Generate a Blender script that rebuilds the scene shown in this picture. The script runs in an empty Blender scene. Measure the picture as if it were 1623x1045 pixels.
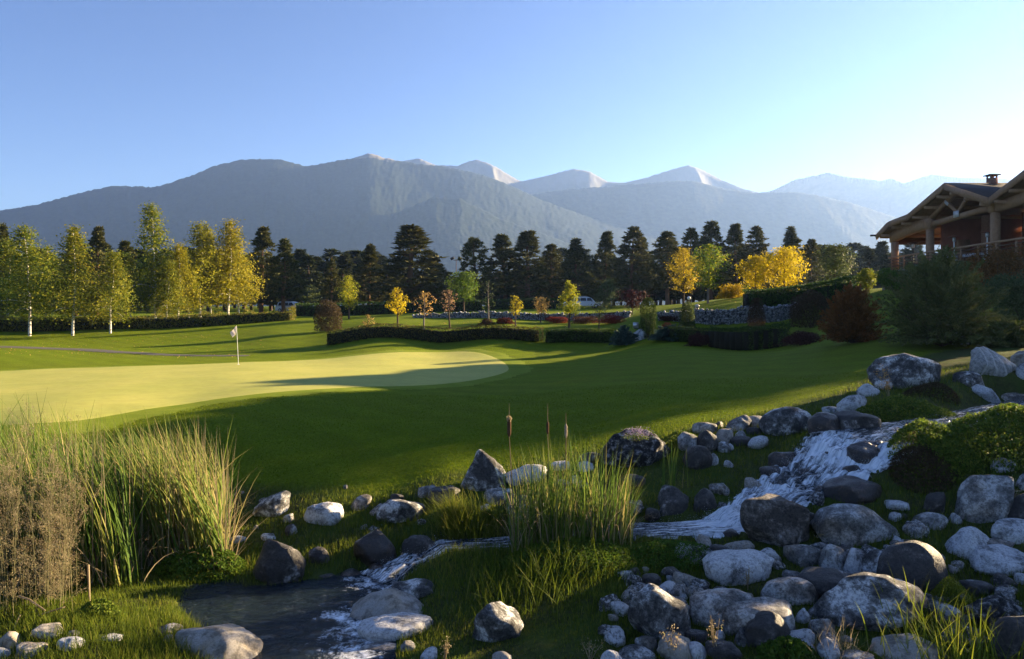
import bpy, bmesh, math, random
import numpy as np
from mathutils import Vector, Matrix, noise as mnoise

R = math.radians
rng = np.random.default_rng(7)
random.seed(7)
scene = bpy.context.scene
COL = scene.collection

# ------------------------------------------------------------------ camera
CX, HY, F, EYE = 811.5, 490.0, 1200.0, 3.0
cam_d = bpy.data.cameras.new('camera')
cam_d.sensor_width = 36.0
cam_d.lens = 36.0 * F / 1623.0
cam_d.shift_y = -(522.5 - HY) / 1623.0
cam_d.clip_start = 0.1
cam_d.clip_end = 30000
cam = bpy.data.objects.new('camera', cam_d)
cam.location = (0, 0, EYE)
cam.rotation_euler = (R(90), 0, 0)
COL.objects.link(cam)
scene.camera = cam

# ------------------------------------------------------------------ sky, sun, exposure
SUN_AZ, SUN_EL = 60.0, 14.0          # degrees right of the view axis, above the horizon
SKY_STRENGTH, SUN_STRENGTH, EXPOSURE = 0.031, 5.0, 2.72  # sky below the usual range: the picture is exposed for the sunlit turf
HAZE_DENSITY = 0.95e-4
world = bpy.data.worlds.new('World')
scene.world = world
world.use_nodes = True
wn = world.node_tree
for n in list(wn.nodes):
    wn.nodes.remove(n)
sky = wn.nodes.new('ShaderNodeTexSky')
sky.sky_type = 'NISHITA'
sky.sun_disc = False
sky.sun_elevation = R(SUN_EL)
sky.sun_rotation = R(SUN_AZ)
sky.altitude = 900
sky.air_density = 1.0
sky.dust_density = 0.0
sky.ozone_density = 3.5
bg = wn.nodes.new('ShaderNodeBackground')
bg.inputs['Strength'].default_value = SKY_STRENGTH
wo = wn.nodes.new('ShaderNodeOutputWorld')
hs = wn.nodes.new('ShaderNodeHueSaturation')
hs.inputs['Hue'].default_value = 0.515
hs.inputs['Saturation'].default_value = 1.08
wn.links.new(sky.outputs[0], hs.inputs['Color'])
wn.links.new(hs.outputs[0], bg.inputs[0])
wn.links.new(bg.outputs[0], wo.inputs[0])
sd = bpy.data.lights.new('sun', 'SUN')
sd.energy = SUN_STRENGTH
sd.angle = R(0.5)
sd.color = (1.0, 0.76, 0.44)
sun = bpy.data.objects.new('sun', sd)
sdir = Vector((math.sin(R(SUN_AZ)) * math.cos(R(SUN_EL)), math.cos(R(SUN_AZ)) * math.cos(R(SUN_EL)), math.sin(R(SUN_EL))))
sun.rotation_euler = sdir.to_track_quat('Z', 'Y').to_euler()
sun.location = (60, 60, 60)
COL.objects.link(sun)
vs = scene.view_settings
scene.display_settings.display_device = 'sRGB'
vs.view_transform = 'Standard'
vs.look = 'None'
vs.exposure = EXPOSURE
vs.gamma = 1
vs.use_curve_mapping = False
cy = scene.cycles
cy.max_bounces = 6
cy.diffuse_bounces = 3
cy.glossy_bounces = 2
cy.transmission_bounces = 4
cy.transparent_max_bounces = 6
cy.volume_bounces = 1
cy.caustics_reflective = False
cy.caustics_refractive = False

# ------------------------------------------------------------------ helpers
def W(px, py, D):
    return np.array([(px - CX) / F * D, D, EYE - (py - HY) / F * D])

def tag(o, label=None, cat=None, group=None, kind=None):
    if label: o['label'] = label
    if cat: o['category'] = cat
    if group: o['group'] = group
    if kind: o['kind'] = kind
    return o

def link(name, data, mat=None, parent=None, smooth=None):
    o = bpy.data.objects.new(name, data)
    COL.objects.link(o)
    if mat is not None and data is not None and len(data.materials) == 0:
        data.materials.append(mat)
    if parent is not None:
        o.parent = parent
    return o

def empty(name, loc, rz=0.0):
    o = bpy.data.objects.new(name, None)
    o.empty_display_size = 0.2
    o.location = loc
    o.rotation_euler = (0, 0, rz)
    COL.objects.link(o)
    return o

def mesh_np(name, V, Fq, smooth=False, tint=None, extra=None):
    """numpy mesh: V (n,3), Fq (m,k) all faces with the same corner count"""
    V = np.asarray(V, np.float32); Fq = np.asarray(Fq, np.int32)
    me = bpy.data.meshes.new(name)
    n, (m, k) = len(V), Fq.shape
    me.vertices.add(n); me.loops.add(m * k); me.polygons.add(m)
    me.vertices.foreach_set('co', V.ravel())
    me.loops.foreach_set('vertex_index', Fq.ravel())
    me.polygons.foreach_set('loop_start', np.arange(0, m * k, k, dtype=np.int32))
    me.polygons.foreach_set('loop_total', np.full(m, k, np.int32))
    if smooth:
        me.polygons.foreach_set('use_smooth', np.ones(m, bool))
    if tint is not None:
        a = me.attributes.new('tint', 'FLOAT', 'FACE')
        a.data.foreach_set('value', np.asarray(tint, np.float32))
    if extra:
        for an, arr in extra.items():
            a = me.attributes.new(an, 'FLOAT', 'POINT')
            a.data.foreach_set('value', np.asarray(arr, np.float32))
    me.update(calc_edges=True)
    return me

def unit(v):
    return v / np.maximum(np.linalg.norm(v, axis=-1, keepdims=True), 1e-9)

def hash3(i, j, k, s):
    n = (i.astype(np.int64) * 374761393 + j.astype(np.int64) * 668265263 + k.astype(np.int64) * 2147483647 + s * 974634777) & 0xffffffff
    n = ((n ^ (n >> 13)) * 1274126177) & 0xffffffff
    n = (n ^ (n >> 16)) & 0xffffffff
    return n.astype(np.float64) / 0xffffffff

def vnoise(P, s=0):
    P = np.asarray(P, np.float64)
    I = np.floor(P).astype(np.int64); f = P - I
    f = f * f * (3 - 2 * f)
    out = 0
    for a in (0, 1):
        for b in (0, 1):
            for c in (0, 1):
                w = (f[:, 0] if a else 1 - f[:, 0]) * (f[:, 1] if b else 1 - f[:, 1]) * (f[:, 2] if c else 1 - f[:, 2])
                out = out + w * hash3(I[:, 0] + a, I[:, 1] + b, I[:, 2] + c, s)
    return out * 2 - 1

def fbm(P, s=0, o=4, lac=2.1, g=0.5):
    P = np.asarray(P, np.float64); t = 0; a = 1.0; n = 0
    for i in range(o):
        t = t + a * vnoise(P, s + i * 17); n += a
        P = P * lac + 3.7; a *= g
    return t / n

def fbm2(x, y, s=0, o=4):
    return fbm(np.stack([x, y, np.full_like(x, 0.37)], -1), s, o)

def sstep(a, b, x):
    t = np.clip((x - a) / (b - a), 0, 1)
    return t * t * (3 - 2 * t)

# ------------------------------------------------------------------ mesh builders
def tube_arr(pts, rad, n=7):
    pts = np.asarray(pts, float); rad = np.asarray(rad, float)
    d = unit(np.gradient(pts, axis=0))
    ref = np.array([1.0, 0.13, 0.07]) if abs(d[:, 0]).mean() < 0.8 else np.array([0.1, 1.0, 0.0])
    u = unit(np.cross(d, ref)); v = np.cross(d, u)
    a = np.linspace(0, 2 * np.pi, n, endpoint=False)
    ring = pts[:, None, :] + rad[:, None, None] * (np.cos(a)[None, :, None] * u[:, None, :] + np.sin(a)[None, :, None] * v[:, None, :])
    V = ring.reshape(-1, 3); m = len(pts)
    i = np.arange(m - 1)[:, None] * n; j = np.arange(n)[None, :]; j2 = (j + 1) % n
    Fq = np.stack([i + j, i + j2, i + n + j2, i + n + j], -1).reshape(-1, 4)
    return V, Fq

class MB:
    """collects quads into one mesh"""
    def __init__(s): s.V = []; s.F = []; s.T = []; s.n = 0
    def add(s, V, Fq, t=None):
        V = np.asarray(V, float); Fq = np.asarray(Fq, int)
        s.V.append(V); s.F.append(Fq + s.n); s.n += len(V)
        s.T.append(np.full(len(Fq), 0.5 if t is None else t) if np.isscalar(t) or t is None else np.asarray(t))
        return s
    def tube(s, pts, rad, n=7, t=None): return s.add(*tube_arr(pts, rad, n), t)
    def box(s, c, size, rz=0.0, t=None, taper=1.0, M=None):
        x, y, z = np.array(size) / 2.0
        V = np.array([[-x, -y, -z], [x, -y, -z], [x, y, -z], [-x, y, -z], [-x * taper, -y * taper, z], [x * taper, -y * taper, z], [x * taper, y * taper, z], [-x * taper, y * taper, z]])
        if M is not None: V = V @ np.array(M).T
        cs, sn = math.cos(rz), math.sin(rz)
        V = V @ np.array([[cs, sn, 0], [-sn, cs, 0], [0, 0, 1]]) + np.array(c)
        return s.add(V, [[0, 3, 2, 1], [4, 5, 6, 7], [0, 1, 5, 4], [1, 2, 6, 5], [2, 3, 7, 6], [3, 0, 4, 7]], t)
    def beam(s, a, b, w, h, t=None):
        """box beam from a to b; w across, h vertical"""
        a = np.array(a, float); b = np.array(b, float); d = unit((b - a)[None])[0]
        side = np.cross(d, [0, 0, 1.0])
        side = side / max(np.linalg.norm(side), 1e-6) if np.linalg.norm(side) > 1e-4 else np.array([1.0, 0, 0])
        up = np.cross(side, d)
        V = []
        for p in (a, b):
            for (i, j) in ((-1, -1), (1, -1), (1, 1), (-1, 1)):
                V.append(p + side * i * w / 2 + up * j * h / 2)
        return s.add(V, [[0, 1, 2, 3], [7, 6, 5, 4], [0, 4, 5, 1], [1, 5, 6, 2], [2, 6, 7, 3], [3, 7, 4, 0]], t)
    def lathe(s, prof, n=12, c=(0, 0, 0), t=None):
        a = np.linspace(0, 2 * np.pi, n, endpoint=False)
        V = np.array([[r * math.cos(q), r * math.sin(q), z] for (r, z) in prof for q in a]) + np.array(c)
        Fq = []
        for i in range(len(prof) - 1):
            for j in range(n):
                k = (j + 1) % n
                Fq.append([i * n + j, i * n + k, (i + 1) * n + k, (i + 1) * n + j])
        return s.add(V, Fq, t)
    def mesh(s, name, smooth=False):
        return mesh_np(name, np.concatenate(s.V), np.concatenate(s.F), smooth, np.concatenate(s.T))
    def build(s, name, mat, parent=None, smooth=False):
        return link(name, s.mesh(name, smooth), mat, parent)

def leaf_arr(C, size, asp=0.6, flat=0.0, r=rng, nrm=None):
    N = len(C); size = np.broadcast_to(size, (N,)).astype(float)
    n = unit(r.normal(size=(N, 3)) + np.array([0, 0, flat])) if nrm is None else unit(nrm + 0.55 * r.normal(size=(N, 3)))
    t = unit(np.cross(n, unit(r.normal(size=(N, 3))))); b = np.cross(n, t)
    L = (size / 2)[:, None]
    V = np.stack([C - t * L, C + b * L * asp + t * L * 0.15, C + t * L, C - b * L * asp + t * L * 0.15], 1).reshape(-1, 3)
    return V, np.arange(4 * N).reshape(N, 4)

def blade_arr(base, h, w, yaw, lean, bend, seg=3, r=rng):
    """grass / cattail blades: strips that taper and bow over; arrays of length N"""
    N = len(base)
    t = np.linspace(0, 1, seg + 1)[None, :]
    ang = lean[:, None] + bend[:, None] * t ** 1.5
    ds = h[:, None] / seg
    dx = np.sin(ang) * ds; dz = np.cos(ang) * ds
    ox = np.concatenate([np.zeros((N, 1)), np.cumsum(dx[:, :-1], 1)], 1)
    oz = np.concatenate([np.zeros((N, 1)), np.cumsum(dz[:, :-1], 1)], 1)
    cx, sx = np.cos(yaw)[:, None], np.sin(yaw)[:, None]
    P = np.stack([base[:, 0:1] + ox * cx, base[:, 1:2] + ox * sx, base[:, 2:3] + oz], -1)
    wy = yaw + np.pi / 2 + r.uniform(-0.9, 0.9, N)
    wd = np.stack([np.cos(wy), np.sin(wy), np.zeros(N)], -1)[:, None, :]
    ww = (w[:, None] * np.clip(1.06 - t ** 1.6, 0.06, 1) / 2)[..., None]
    V = np.stack([P - wd * ww, P + wd * ww], 2).reshape(-1, 3)
    k = (seg + 1) * 2
    o = (np.arange(N) * k)[:, None]; i = (np.arange(seg) * 2)[None, :]
    Fq = np.stack([o + i, o + i + 1, o + i + 3, o + i + 2], -1).reshape(-1, 4)
    return V, Fq, seg

# ------------------------------------------------------------------ materials
def new_mat(name):
    m = bpy.data.materials.new(name); m.use_nodes = True
    nt = m.node_tree
    for n in list(nt.nodes): nt.nodes.remove(n)
    out = nt.nodes.new('ShaderNodeOutputMaterial')
    return m, nt, out

def N(nt, t, **kw):
    n = nt.nodes.new('ShaderNode' + t)
    for k, v in kw.items():
        if k in n.inputs.keys() if hasattr(n.inputs, 'keys') else False: n.inputs[k].default_value = v
        else: setattr(n, k, v)
    return n

def ramp(nt, fac, stops, interp='LINEAR'):
    r = nt.nodes.new('ShaderNodeValToRGB'); r.color_ramp.interpolation = interp
    e = r.color_ramp.elements
    while len(e) < len(stops): e.new(0.5)
    for el, (p, c) in zip(e, stops):
        el.position = p; el.color = (*c, 1) if len(c) == 3 else c
    nt.links.new(fac, r.inputs[0])
    return r.outputs[0]

def noise(nt, vec, scale, detail=4, rough=0.55, dist=0.0):
    n = nt.nodes.new('ShaderNodeTexNoise')
    n.inputs['Scale'].default_value = scale; n.inputs['Detail'].default_value = detail
    n.inputs['Roughness'].default_value = rough; n.inputs['Distortion'].default_value = dist
    if vec is not None: nt.links.new(vec, n.inputs['Vector'])
    return n.outputs[0]

def mixc(nt, fac, a, b, mode='MIX'):
    n = nt.nodes.new('ShaderNodeMix'); n.data_type = 'RGBA'; n.blend_type = mode
    for s, v in ((n.inputs[0], fac), (n.inputs[6], a), (n.inputs[7], b)):
        if hasattr(v, 'is_linked'): nt.links.new(v, s)
        elif isinstance(v, (int, float)): s.default_value = v
        else: s.default_value = (*v, 1)
    return n.outputs[2]

def mathn(nt, op, a, b=None, clamp=False):
    n = nt.nodes.new('ShaderNodeMath'); n.operation = op; n.use_clamp = clamp
    for s, v in ((n.inputs[0], a), (n.inputs[1], b)):
        if v is None: continue
        if hasattr(v, 'is_linked'): nt.links.new(v, s)
        else: s.default_value = v
    return n.outputs[0]

def objcoord(nt, rnd=0.0):
    tc = nt.nodes.new('ShaderNodeTexCoord')
    if not rnd: return tc.outputs['Object']
    oi = nt.nodes.new('ShaderNodeObjectInfo')
    vm = nt.nodes.new('ShaderNodeVectorMath'); vm.operation = 'ADD'
    sc = nt.nodes.new('ShaderNodeVectorMath'); sc.operation = 'SCALE'; sc.inputs[3].default_value = rnd
    cm = nt.nodes.new('ShaderNodeCombineXYZ')
    for i in range(3): nt.links.new(oi.outputs['Random'], cm.inputs[i])
    nt.links.new(cm.outputs[0], sc.inputs[0])
    nt.links.new(tc.outputs['Object'], vm.inputs[0]); nt.links.new(sc.outputs[0], vm.inputs[1])
    return vm.outputs[0]

def bump(nt, h, strength=0.4, dist=0.05, nrm=None):
    b = nt.nodes.new('ShaderNodeBump'); b.inputs['Strength'].default_value = strength; b.inputs['Distance'].default_value = dist
    nt.links.new(h, b.inputs['Height'])
    if nrm is not None: nt.links.new(nrm, b.inputs['Normal'])
    return b.outputs[0]

def princ(nt, out, col, rough=0.7, spec=0.4, nrm=None, **kw):
    p = nt.nodes.new('ShaderNodeBsdfPrincipled')
    for k, v in (('Base Color', col), ('Roughness', rough)):
        if hasattr(v, 'is_linked'): nt.links.new(v, p.inputs[k])
        elif k == 'Base Color': p.inputs[k].default_value = (*v, 1)
        else: p.inputs[k].default_value = v
    p.inputs['Specular IOR Level'].default_value = spec
    for k, v in kw.items(): p.inputs[k].default_value = v
    if nrm is not None: nt.links.new(nrm, p.inputs['Normal'])
    if out is not None: nt.links.new(p.outputs[0], out.inputs[0])
    return p

def plain(name, col, rough=0.6, spec=0.4, var=0.25, scale=8, bmp=0.2, **kw):
    m, nt, out = new_mat(name)
    oc = objcoord(nt, 3.0)
    n = noise(nt, oc, scale, 5)
    c = mixc(nt, n, tuple(x * (1 - var) for x in col), tuple(min(1, x * (1 + var)) for x in col))
    princ(nt, out, c, rough, spec, bump(nt, n, bmp, 0.02), **kw)
    return m

def leaf_mat(name, cols, trans=0.4, hue=0.012, rough=0.65, spec=0.10):
    m, nt, out = new_mat(name)
    at = nt.nodes.new('ShaderNodeAttribute'); at.attribute_name = 'tint'
    k = len(cols)
    c = ramp(nt, at.outputs['Fac'], [(i / max(1, k - 1), col) for i, col in enumerate(cols)])
    oi = nt.nodes.new('ShaderNodeObjectInfo')
    hs = nt.nodes.new('ShaderNodeHueSaturation')
    mr = nt.nodes.new('ShaderNodeMapRange'); mr.inputs[3].default_value = 0.5 - hue; mr.inputs[4].default_value = 0.5 + hue
    nt.links.new(oi.outputs['Random'], mr.inputs[0]); nt.links.new(mr.outputs[0], hs.inputs['Hue'])
    nt.links.new(c, hs.inputs['Color'])
    p = princ(nt, None, hs.outputs[0], rough, spec)
    t = nt.nodes.new('ShaderNodeBsdfTranslucent'); nt.links.new(hs.outputs[0], t.inputs[0])
    mx = nt.nodes.new('ShaderNodeMixShader'); mx.inputs[0].default_value = trans
    nt.links.new(p.outputs[0], mx.inputs[1]); nt.links.new(t.outputs[0], mx.inputs[2])
    nt.links.new(mx.outputs[0], out.inputs[0])
    return m

def rock_mat(name, dark, mid, light, thr=0.55, rough=0.85, scale=2.2, bmp=0.55, spec=0.3, fleck=0.72, band=0.0, tan=None):
    scale *= 2.0
    m, nt, out = new_mat(name)
    oc = objcoord(nt, 40.0)
    n1 = noise(nt, oc, scale, 10, 0.70, 0.12)
    n2 = noise(nt, oc, scale * 7.5, 7, 0.80, 0.1)
    n3 = noise(nt, oc, scale * 0.6, 3, 0.5)
    c = ramp(nt, n1, [(0.0, dark), (max(0.02, thr - 0.10), dark), (thr - 0.01, mid), (min(0.97, thr + 0.055), light), (1.0, light)])
    c2 = ramp(nt, n2, [(0.0, (0.08,) * 3), (0.43, (0.30,) * 3), (0.50, (1.0,) * 3), (0.60, (1.15,) * 3), (0.66, (1.6,) * 3)])
    c = mixc(nt, fleck, c, mixc(nt, 1.0, c, c2, 'MULTIPLY'))
    if tan is not None:
        c = mixc(nt, ramp(nt, n3, [(0.45, (0, 0, 0)), (0.65, (1, 1, 1))]), c, mixc(nt, 1.0, c, tan, 'MULTIPLY'))
    if band:
        wv = nt.nodes.new('ShaderNodeTexWave'); wv.inputs['Scale'].default_value = 1.3; wv.inputs['Distortion'].default_value = 5; wv.inputs['Detail'].default_value = 3
        nt.links.new(oc, wv.inputs['Vector'])
        c = mixc(nt, ramp(nt, wv.outputs[0], [(0.86, (0, 0, 0)), (0.97, (band,) * 3)]), c, (0.62, 0.58, 0.52))
    vo = nt.nodes.new('ShaderNodeTexVoronoi'); vo.feature = 'DISTANCE_TO_EDGE'; vo.inputs['Scale'].default_value = scale * 0.7
    nt.links.new(oc, vo.inputs['Vector'])
    crack = ramp(nt, vo.outputs['Distance'], [(0.0, (0.0,) * 3), (0.035, (1,) * 3)])
    n4 = noise(nt, oc, scale * 22, 4, 0.7)
    hgt = mathn(nt, 'ADD', mathn(nt, 'ADD', mathn(nt, 'ADD', n1, mathn(nt, 'MULTIPLY', n4, 0.12)), mathn(nt, 'MULTIPLY', n2, 0.55)), mathn(nt, 'MULTIPLY', crack, 0.10))
    princ(nt, out, c, rough, spec, bump(nt, hgt, bmp, 0.09))
    return m
# ------------------------------------------------------------------ terrain: heights fitted through surveyed points
CTRL = [  # picture x, picture y, distance
 (811,1150,7.5),(300,1120,8.0),(1300,1150,7.6),(0,1100,8.0),(1600,1130,7.8),
 (150,1000,9.4),(20,1030,9.0),(250,1030,9.2),(150,962,10.3),(60,965,10.2),(280,1000,9.7),
 (100,945,11.2),(250,946,11.0),(-150,960,11),(-300,1000,9.5),
 (20,880,13.5),(200,880,13.5),(320,860,13.2),(330,900,12.5),(20,760,16.5),(300,770,16.2),
 (430,862,13.1),(420,805,14.6),(400,720,17.2),(500,835,13.6),(520,890,12.5),(600,835,13.7),(640,830,13.7),(560,790,14.8),(700,760,15.4),
 (770,785,14.5),(870,770,14.6),(1000,745,15.0),(1060,720,15.5),(1150,712,15.7),(1250,692,16.2),(1180,760,14.2),(1100,770,14.0),(1000,790,13.7),(960,770,14.2),
 (900,700,17.6),(600,700,18.3),(300,692,18.4),(50,690,18.6),(900,640,23.2),(900,590,36),(600,620,27.5),(300,640,24),(0,660,21.2),(-200,690,18),
 (0,600,32.8),(400,578,41.3),(200,585,38),(740,560,51.5),(600,565,48),(0,570,45.5),(-250,600,32.8),
 (700,546,58),(520,549,58),(860,545,57),(970,545,55),(0,550,61),(200,551,62),(380,545,64),(-250,550,62),
 (0,533,75),(100,533,75),(250,524,79),(400,517,80),(0,512,87),(150,510,88),(300,503,96),(440,500,95),(450,512,82),(500,524,72),(430,528,70),
 (600,525,62),(700,522,63),(800,521,63),(900,521,62),(600,513,70),(700,509,76),(850,509,75),(960,512,70),(640,503,84),
 (700,498,88),(850,497,86),(960,494,92),(800,492,105),(930,488,118),(700,491,125),(500,496,115),(300,497,120),(100,499,120),(-200,500,120),(-200,520,82),
 (1010,543,52),(1070,545,47),(1100,560,39),(1130,555,43),(1200,557,40.5),(1240,552,39),(1290,553,34),
 (1020,530,55),(1080,523,56),(1150,521,56),(1240,520,55),(1050,501,60),(1110,499,60),(1170,497,60),(1250,497,60),(1050,489,82),(1110,485,72),(1125,476,90),(1000,490,95),
 (1230,464,76),(1180,478,68),(1340,470,64),(1330,500,50),(1380,520,38),
 (1400,550,29.5),(1300,592,25.5),(1200,632,20.8),(1060,682,17.3),(1430,612,20.0),(1350,650,17.4),(1500,552,28.5),(1600,562,23.8),(1590,604,18.4),(1600,642,16.2),(1500,640,16.8),(1450,660,16.0),
 (1560,705,13.4),(1620,690,13.4),(1600,760,12.4),(1450,800,12.2),(1500,740,13.1),(1420,790,12.5),
 (850,882,11.6),(930,890,11.3),(740,890,11.7),(700,925,11.0),(800,960,10.4),(800,1010,9.6),(690,1010,9.8),(900,1045,9.0),(1000,905,11.1),(1080,870,11.8),(1100,960,10.2),
 (1200,1005,9.4),(1300,970,9.8),(1340,880,11.2),(1250,880,11.2),(1550,865,11.3),(1610,880,10.9),(1600,960,9.9),(1500,1030,9.0),(1420,920,10.4),(1000,1035,9.1),
 (1500,430,50),(1440,455,46),(1580,485,38),(1620,440,46),(1400,475,52),(1330,462,72),(1800,450,46),(1800,520,30),(1800,600,19),(1800,700,13),(1800,900,10),(1800,420,60),(2100,380,60),(2300,400,45),(2400,520,25),
 (1500,445,75),(1620,420,80),(1800,380,90),(2200,360,90),(1300,470,95),(1200,478,110),(1400,466,130),(1700,420,130),
 (2200,700,12),(-700,700,18),(-700,900,11),(-700,560,50),(-700,510,110),
 (0,488,220),(500,488,220),(1000,484,220),(1500,470,220),(2300,440,220),(-700,488,220),
 (-700,486,600),(500,486,600),(1500,482,600),(2400,480,600),
]
_c = np.array([W(*c) for c in CTRL])
_extra = []
for ph in (-3.1, -2.6, -2.1, -1.6, 1.6, 2.1, 2.6, 3.1):
    for rr, zz in ((4, -1.5), (8, -1.2), (14, -0.6), (30, 0.2), (80, 1.0), (250, 3.0), (700, 5.0)):
        _extra.append((math.sin(ph) * rr, math.cos(ph) * rr, zz + (0.9 * math.exp(-abs(ph - 1.6)) * min(4, rr / 15) if ph > 0 else 0)))
for ph in (-1.0, -0.5, 0, 0.5, 1.0):
    _extra.append((math.sin(ph) * 3.5, math.cos(ph) * 3.5, -1.45))
_c = np.concatenate([_c, np.array(_extra)])
def _uv(x, y):
    r = np.maximum(np.hypot(x, y), 1e-3)
    return np.stack([np.arctan2(x, y) * 3.0, np.log(r)], -1)
def _k(d2): return np.where(d2 < 1e-12, 0.0, 0.5 * d2 * np.log(np.maximum(d2, 1e-12)))
_p = _uv(_c[:, 0], _c[:, 1]); _n = len(_p)
_A = np.zeros((_n + 3, _n + 3)); _d2 = ((_p[:, None] - _p[None]) ** 2).sum(-1)
_A[:_n, :_n] = _k(_d2) + np.eye(_n) * 0.004
_A[:_n, _n] = 1; _A[:_n, _n + 1:] = _p; _A[_n, :_n] = 1; _A[_n + 1:, :_n] = _p.T
_w = np.linalg.solve(_A, np.concatenate([_c[:, 2], np.zeros(3)]))

def base_h(x, y):
    q = _uv(x, y); out = np.empty(len(q))
    for s in range(0, len(q), 20000):
        qq = q[s:s + 20000]
        K = _k(((qq[:, None] - _p[None]) ** 2).sum(-1))
        out[s:s + 20000] = K @ _w[:_n] + _w[_n] + qq @ _w[_n + 1:]
    return out

# stream: picture x, y, distance, half width
STREAM = [(1640,640,18.5,0.7),(1560,655,16.9,0.7),(1490,668,15.8,0.62),(1430,677,15.1,0.66),(1395,685,14.6,0.95),(1365,695,14.15,1.05),(1330,719,13.85,0.92),(1294,746,13.55,0.80),(1252,773,13.25,0.72),(1210,793,13.0,0.56),(1172,813,12.75,0.36),(1138,833,12.5,0.45),(1080,836,12.6,0.36),(1010,838,12.65,0.36),(900,852,12.6,0.36),(790,860,12.65,0.34),(700,864,12.6,0.3),(640,893,12.2,0.3),(590,918,11.85,0.45)]
SP = np.array([W(a, b, c) for a, b, c, _ in STREAM]); SW = np.array([s[3] for s in STREAM])
def _resample(P, w, n):
    d = np.concatenate([[0], np.cumsum(np.linalg.norm(np.diff(P, axis=0), axis=1))])
    t = np.linspace(0, d[-1], n)
    Q = np.stack([np.interp(t, d, P[:, i]) for i in range(3)], -1); ww = np.interp(t, d, w)
    for _ in range(3):
        Q[1:-1] = (Q[:-2] + 2 * Q[1:-1] + Q[2:]) / 4
    return Q, ww, t
SQ, SQW, SQT = _resample(SP, SW, 220)
POND_Z = -1.25
POND_PX = [(312,938),(340,934),(420,938),(500,926),(590,915),(622,920),(600,942),(552,980),(572,1010),(565,1065),(430,1085),(418,1045),(345,1003),(318,985),(304,960)]
POND = np.array([[(px - CX) / F * D, D] for px, py in POND_PX for D in [(EYE - POND_Z) * F / (py - HY)]])
def poly_dist(x, y, P):
    """signed distance to a closed polygon, negative inside"""
    d = np.full(len(x), 1e9); inside = np.zeros(len(x), bool)
    for i in range(len(P)):
        a, b = P[i], P[(i + 1) % len(P)]
        e = b - a; t = np.clip(((x - a[0]) * e[0] + (y - a[1]) * e[1]) / (e @ e), 0, 1)
        d = np.minimum(d, np.hypot(x - a[0] - t * e[0], y - a[1] - t * e[1]))
        c = ((a[1] > y) != (b[1] > y)) & (x < (b[0] - a[0]) * (y - a[1]) / (b[1] - a[1] + 1e-12) + a[0])
        inside ^= c
    return np.where(inside, -d, d)
def stream_near(x, y):
    D = np.full(len(x), 1e9); Z = np.zeros(len(x)); Wd = np.ones(len(x))
    near = (np.hypot(x - 4, y - 13) < 14)
    if near.any():
        xx, yy = x[near], y[near]
        d2 = (xx[:, None] - SQ[None, :, 0]) ** 2 + (yy[:, None] - SQ[None, :, 1]) ** 2
        i = d2.argmin(1)
        D[near] = np.sqrt(d2[np.arange(len(i)), i]); Z[near] = SQ[i, 2]; Wd[near] = SQW[i]
    return D, Z, Wd
# line between mown lawn and rough bank, as bearing -> distance
EDGE_PX = [(-900,760,16),(-200,765,15.5),(200,765,15.8),(350,768,15.6),(480,778,15.3),(600,772,15.2),(720,752,15.7),(800,735,16),(930,700,16.6),(1060,686,17.0),(1200,645,18.6),(1330,622,20.2),(1400,585,24),(1500,556,27.5),(1623,548,28),(1900,540,30),(2600,540,30)]
_e = np.array([W(*e) for e in EDGE_PX]); E_PHI = np.arctan2(_e[:, 0], _e[:, 1]); E_R = np.hypot(_e[:, 0], _e[:, 1])
def roughness(x, y):
    r = np.hypot(x, y); ph = np.arctan2(x, y)
    re = np.interp(ph, E_PHI, E_R) + 0.35 * fbm2(x * 0.9, y * 0.9, 5, 3)
    return 1 - sstep(-0.5, 0.5, r - re)

def terrain(x, y):
    x = np.atleast_1d(np.asarray(x, float)); y = np.atleast_1d(np.asarray(y, float))
    z = base_h(x, y)
    r = np.hypot(x, y); ph = np.abs(np.arctan2(x, y))
    flat = np.interp(np.log(r), np.log([1, 4, 8, 14, 30, 80, 250, 700, 6000]), [-1.5, -1.5, -1.2, -0.6, 0.2, 1, 3, 5, 8])
    z = z + (flat - z) * sstep(2.5, 3.1, ph)
    z = z + (flat - z) * sstep(500, 900, r)
    ro = roughness(x, y)
    z = z + ro * 0.05 * fbm2(x * 1.7, y * 1.7, 11, 4) * sstep(60, 20, r) + (1 - ro) * 0.05 * fbm2(x * 0.22, y * 0.22, 31, 3) * sstep(200, 60, r)
    D, Zs, Wd = stream_near(x, y)
    w = 1 - sstep(0.95, 1.9, D / Wd)
    bed = Zs - 0.13 + 0.05 * np.clip(D / Wd, 0, 1) ** 2
    z = z + (bed - z) * w
    lev = Zs - 0.03 - 0.55 * np.maximum(0, D - Wd * 1.02)
    z = np.where((D > Wd * 0.98) & (D < Wd + 0.9), np.maximum(z, lev), z)
    near = r < 25
    if near.any():
        pd = np.full(len(x), 9.0); pd[near] = poly_dist(x[near], y[near], POND)
        z = np.where(pd < 0.45, z + ((POND_Z - 0.35) - z) * (1 - sstep(-0.25, 0.3, pd)), np.maximum(z, np.where(near & (pd < 3), POND_Z + 0.06 * np.clip(pd, 0, 1), -99)))
    return z
def H(x, y): return float(terrain([x], [y])[0])
_Dg = np.geomspace(6.5, 260, 420)
def hit(px, py):
    """distance at which the line of sight meets the ground"""
    z = EYE - (py - HY) / F * _Dg
    t = terrain((px - CX) / F * _Dg, _Dg)
    b = np.nonzero(z <= t)[0]
    return float(_Dg[b[0]]) if len(b) else 120.0
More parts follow.
